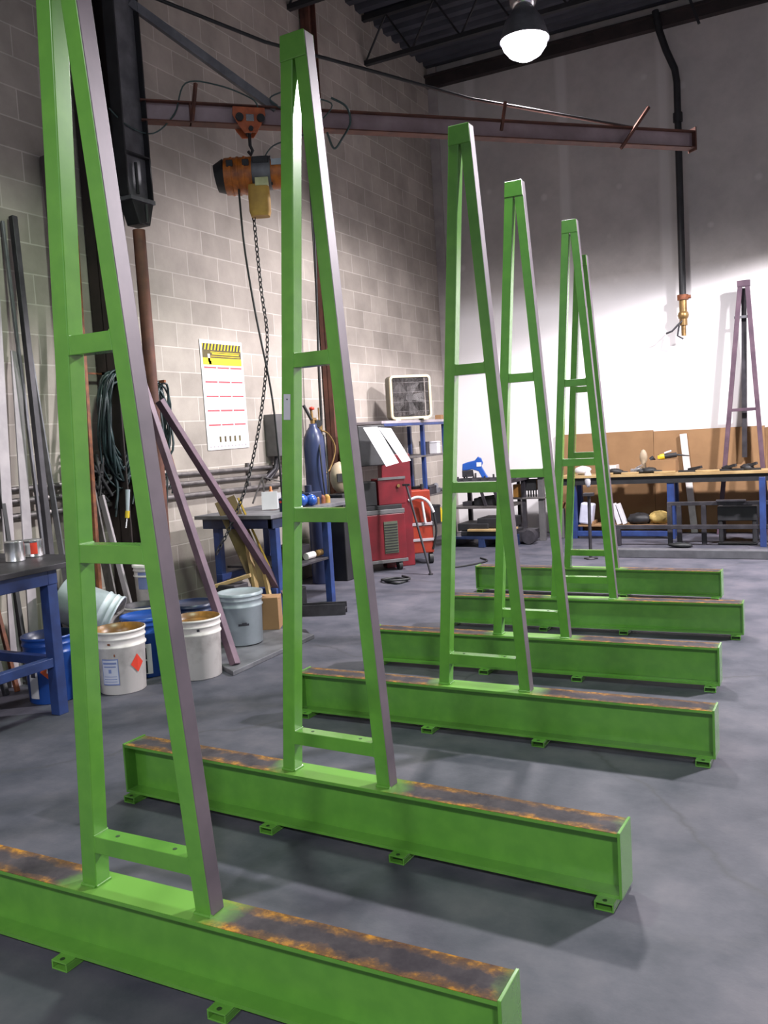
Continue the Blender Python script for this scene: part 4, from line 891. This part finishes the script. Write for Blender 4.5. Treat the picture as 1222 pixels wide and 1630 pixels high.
solo(MB().sphere((-2.12,10.82,.96),.06,12,sq=(.8,.5,1.5),noise=.04).cyl((-2.12,10.82,.775),(-2.12,10.82,.93),.03,n=12),'brown_jug',beigem,'tan jug at the back of the long bench left of the white post','jug')
for cx,s_,lab in ((-1.52,.06,'small dark offcut just right of the white post'),(-.93,.11,'dark heap of steel at the foot of the unpainted A-frame'),(-1.15,.08,'dark steel piece left of the unpainted A-frame foot')):
    solo(MB().bar((cx-.16,10.58,.787),(cx+.14,10.60,.787),.05,.02).bar((cx-.05,10.62,.80),(cx+.1,10.55,.80+s_*.5),.04,.03).sphere((cx,10.62,.80),s_*.6,10,noise=.2,sq=(1.2,1,.7)),'steel_scrap',blacksteel,lab+', on the long back bench','steel scrap','steel scrap on the back bench')
solo(MB().bar((-1.585,11.07,.0),(-1.69,11.07,1.21),.08,.03,up=(0,1,0)),'timber_post',white,'white painted timber post leaning behind the long back bench','post',bevel=.004)
# under bench items
solo(MB().box((-2.78,10.62,.30),(.16,.14,.26),Euler((0,R(8),0))),'parcel',pm('lilac_wrap',(.62,.62,.74),(.5,.5,.62),rough=.5),'pale lilac wrapped parcel under the left end of the back bench','parcel',bevel=.02)
solo(MB().box((-2.42,10.62,.29),(.05,.1,.26),Euler((0,R(-16),0))).box((-2.36,10.62,.29),(.04,.1,.26),Euler((0,R(-18),0))),'folded_papers',paper,'white folded papers leaning on the lower shelf of the back bench','papers',bevel=.004)
blob((-2.16,10.66,.22),.09,blacksteel,'dark_cloth','crumpled dark cloth on the lower shelf of the back bench','cloth',sq=(1.6,1,.8))
blob((-1.93,10.68,.23),.09,pm('mustard_paper',(.5,.36,.12),(.36,.25,.08),rough=.8,scale=20),'crumpled_paper','crumpled mustard packing paper on the lower shelf of the back bench','packing paper',sq=(1.5,1,.85),noise_=.2)
solo(MB().bb(-2.86,-2.7,10.58,10.8,.16,.20),'flat_box',card,'flat brown box under the lilac parcel on the lower bench shelf','box',bevel=.004)
# low dark steel frame in front of bench on the right
lf=thing('low_steel_frame','low dark unpainted steel frame in front of the back bench at the right edge','steel frame',(-1.2,9.95,0)); P=bx(lf)
P(MB().bb(-2.3,-.2,9.88,9.93,.19,.235),'lower_rail',darksteel,bevel=.003)
P(MB().bb(-1.72,-.2,9.98,10.03,.44,.48).bb(-1.2,-.9,9.94,10.0,.48,.50),'top_rail',darksteel,bevel=.003)
P(MB().bb(-.76,-.70,9.86,9.93,0,.74),'post',blue,bevel=.003)
for q in ((-2.28,-2.22,9.88,9.94,0,.19),(-1.36,-1.31,9.98,10.03,.0,.44),(-1.62,-1.57,9.98,10.03,.0,.44),(-1.72,-1.67,9.98,10.03,.0,.44)): P(MB().bb(*q),'leg',darksteel,bevel=.003)
solo(MB().bb(-1.2,-.8,10.05,10.4,.26,.42).bb(-1.15,-.85,10.1,10.35,.42,.44).bb(-1.2,-.8,10.05,10.4,0,.02).bb(-1.19,-1.15,10.06,10.39,.02,.26).bb(-.85,-.81,10.06,10.39,.02,.26),'steel_crate',blacksteel,'dark steel crate behind the low frame under the bench at the right','crate',bevel=.008)
solo(MB().sphere((-1.55,9.78,.03),.08,12,sq=(1.6,.8,.35),noise=.15),'dark_rag',rubber,'dark rag on the floor below the low frame','rag')
rs=thing('thin_stand','thin dark stand with a small foot, seen through the farthest rack','stand',(-2.31,8.89,0))
MB().cyl((0,0,.01),(.0,.02,.66),.017,n=10).build('pole',darksteel,rs); MB().lathe([(0,0),(.05,0),(.05,.01),(.02,.02),(0,.02)],n=16).bar((-.07,0,.01),(.07,.02,.01),.03,.012).build('foot',darksteel,rs); MB().bb(-.05,.05,-.03,.05,.66,.69).build('head',darksteel,rs)
solo(MB().bb(-2.16,1.2,9.02,9.16,.0,.085),'long_steel_tube',pm('weathered_dark_steel',(.10,.10,.115),(.07,.07,.08),rough=.6),'long dark steel tube lying on the floor in front of the back bench','steel tube',bevel=.006)

# unpainted A-frame against the back wall
af=thing('bare_a_frame','unpainted dark steel A-frame standing against the back wall at the right edge','rack',(-1.02,10.93,0))
bz=.0
for s in (-1,1):
    MB().bar((s*.27,0,.0),(s*.035+.06,.0,2.92),.05,.05,up=(0,1,0)).build('upright',purple,af,bevel=.003)
MB().bar((-.135,0,1.46),(.185,0,1.46),.035,.035).build('crossbar',purple,af,bevel=.002)
MB().bar((-.05,0,2.52),(.12,0,2.52),.03,.03).build('crossbar',greysteel,af,bevel=.002)
MB().bb(-.01,.13,-.03,.03,2.86,2.93).build('top_cap',purple,af,bevel=.003)
MB().bar((.02,.12,.9),(.055,.06,2.85),.055,.05,up=(0,1,0)).build('rear_strut',darksteel,af,bevel=.002)

# ------------------------------------------------------------------ world, camera, view
w=bpy.data.worlds.new('world'); sc.world=w; w.use_nodes=True
w.node_tree.nodes['Background'].inputs[0].default_value=(.80,.86,1,1); w.node_tree.nodes['Background'].inputs[1].default_value=.62
cd=bpy.data.cameras.new('camera'); cam=bpy.data.objects.new('camera',cd); col.objects.link(cam); sc.camera=cam
cd.sensor_fit='VERTICAL'; cd.sensor_height=36; cd.lens=1380.57/1630*36; cd.clip_end=100
F=Vector((-0.46612363,0.88024124,-0.08890515)).normalized(); U=Vector((0.01050628,0.10598987,0.9943117)); X=F.cross(U).normalized(); U=X.cross(F)
M=Matrix((X,U,-F)).transposed().to_4x4(); M.translation=Vector((0,0,1.4169)); cam.matrix_world=M
sc.view_settings.view_transform='Standard'; sc.view_settings.look='None'; sc.view_settings.gamma=1; sc.view_settings.exposure=0
sc.view_settings.use_curve_mapping=False
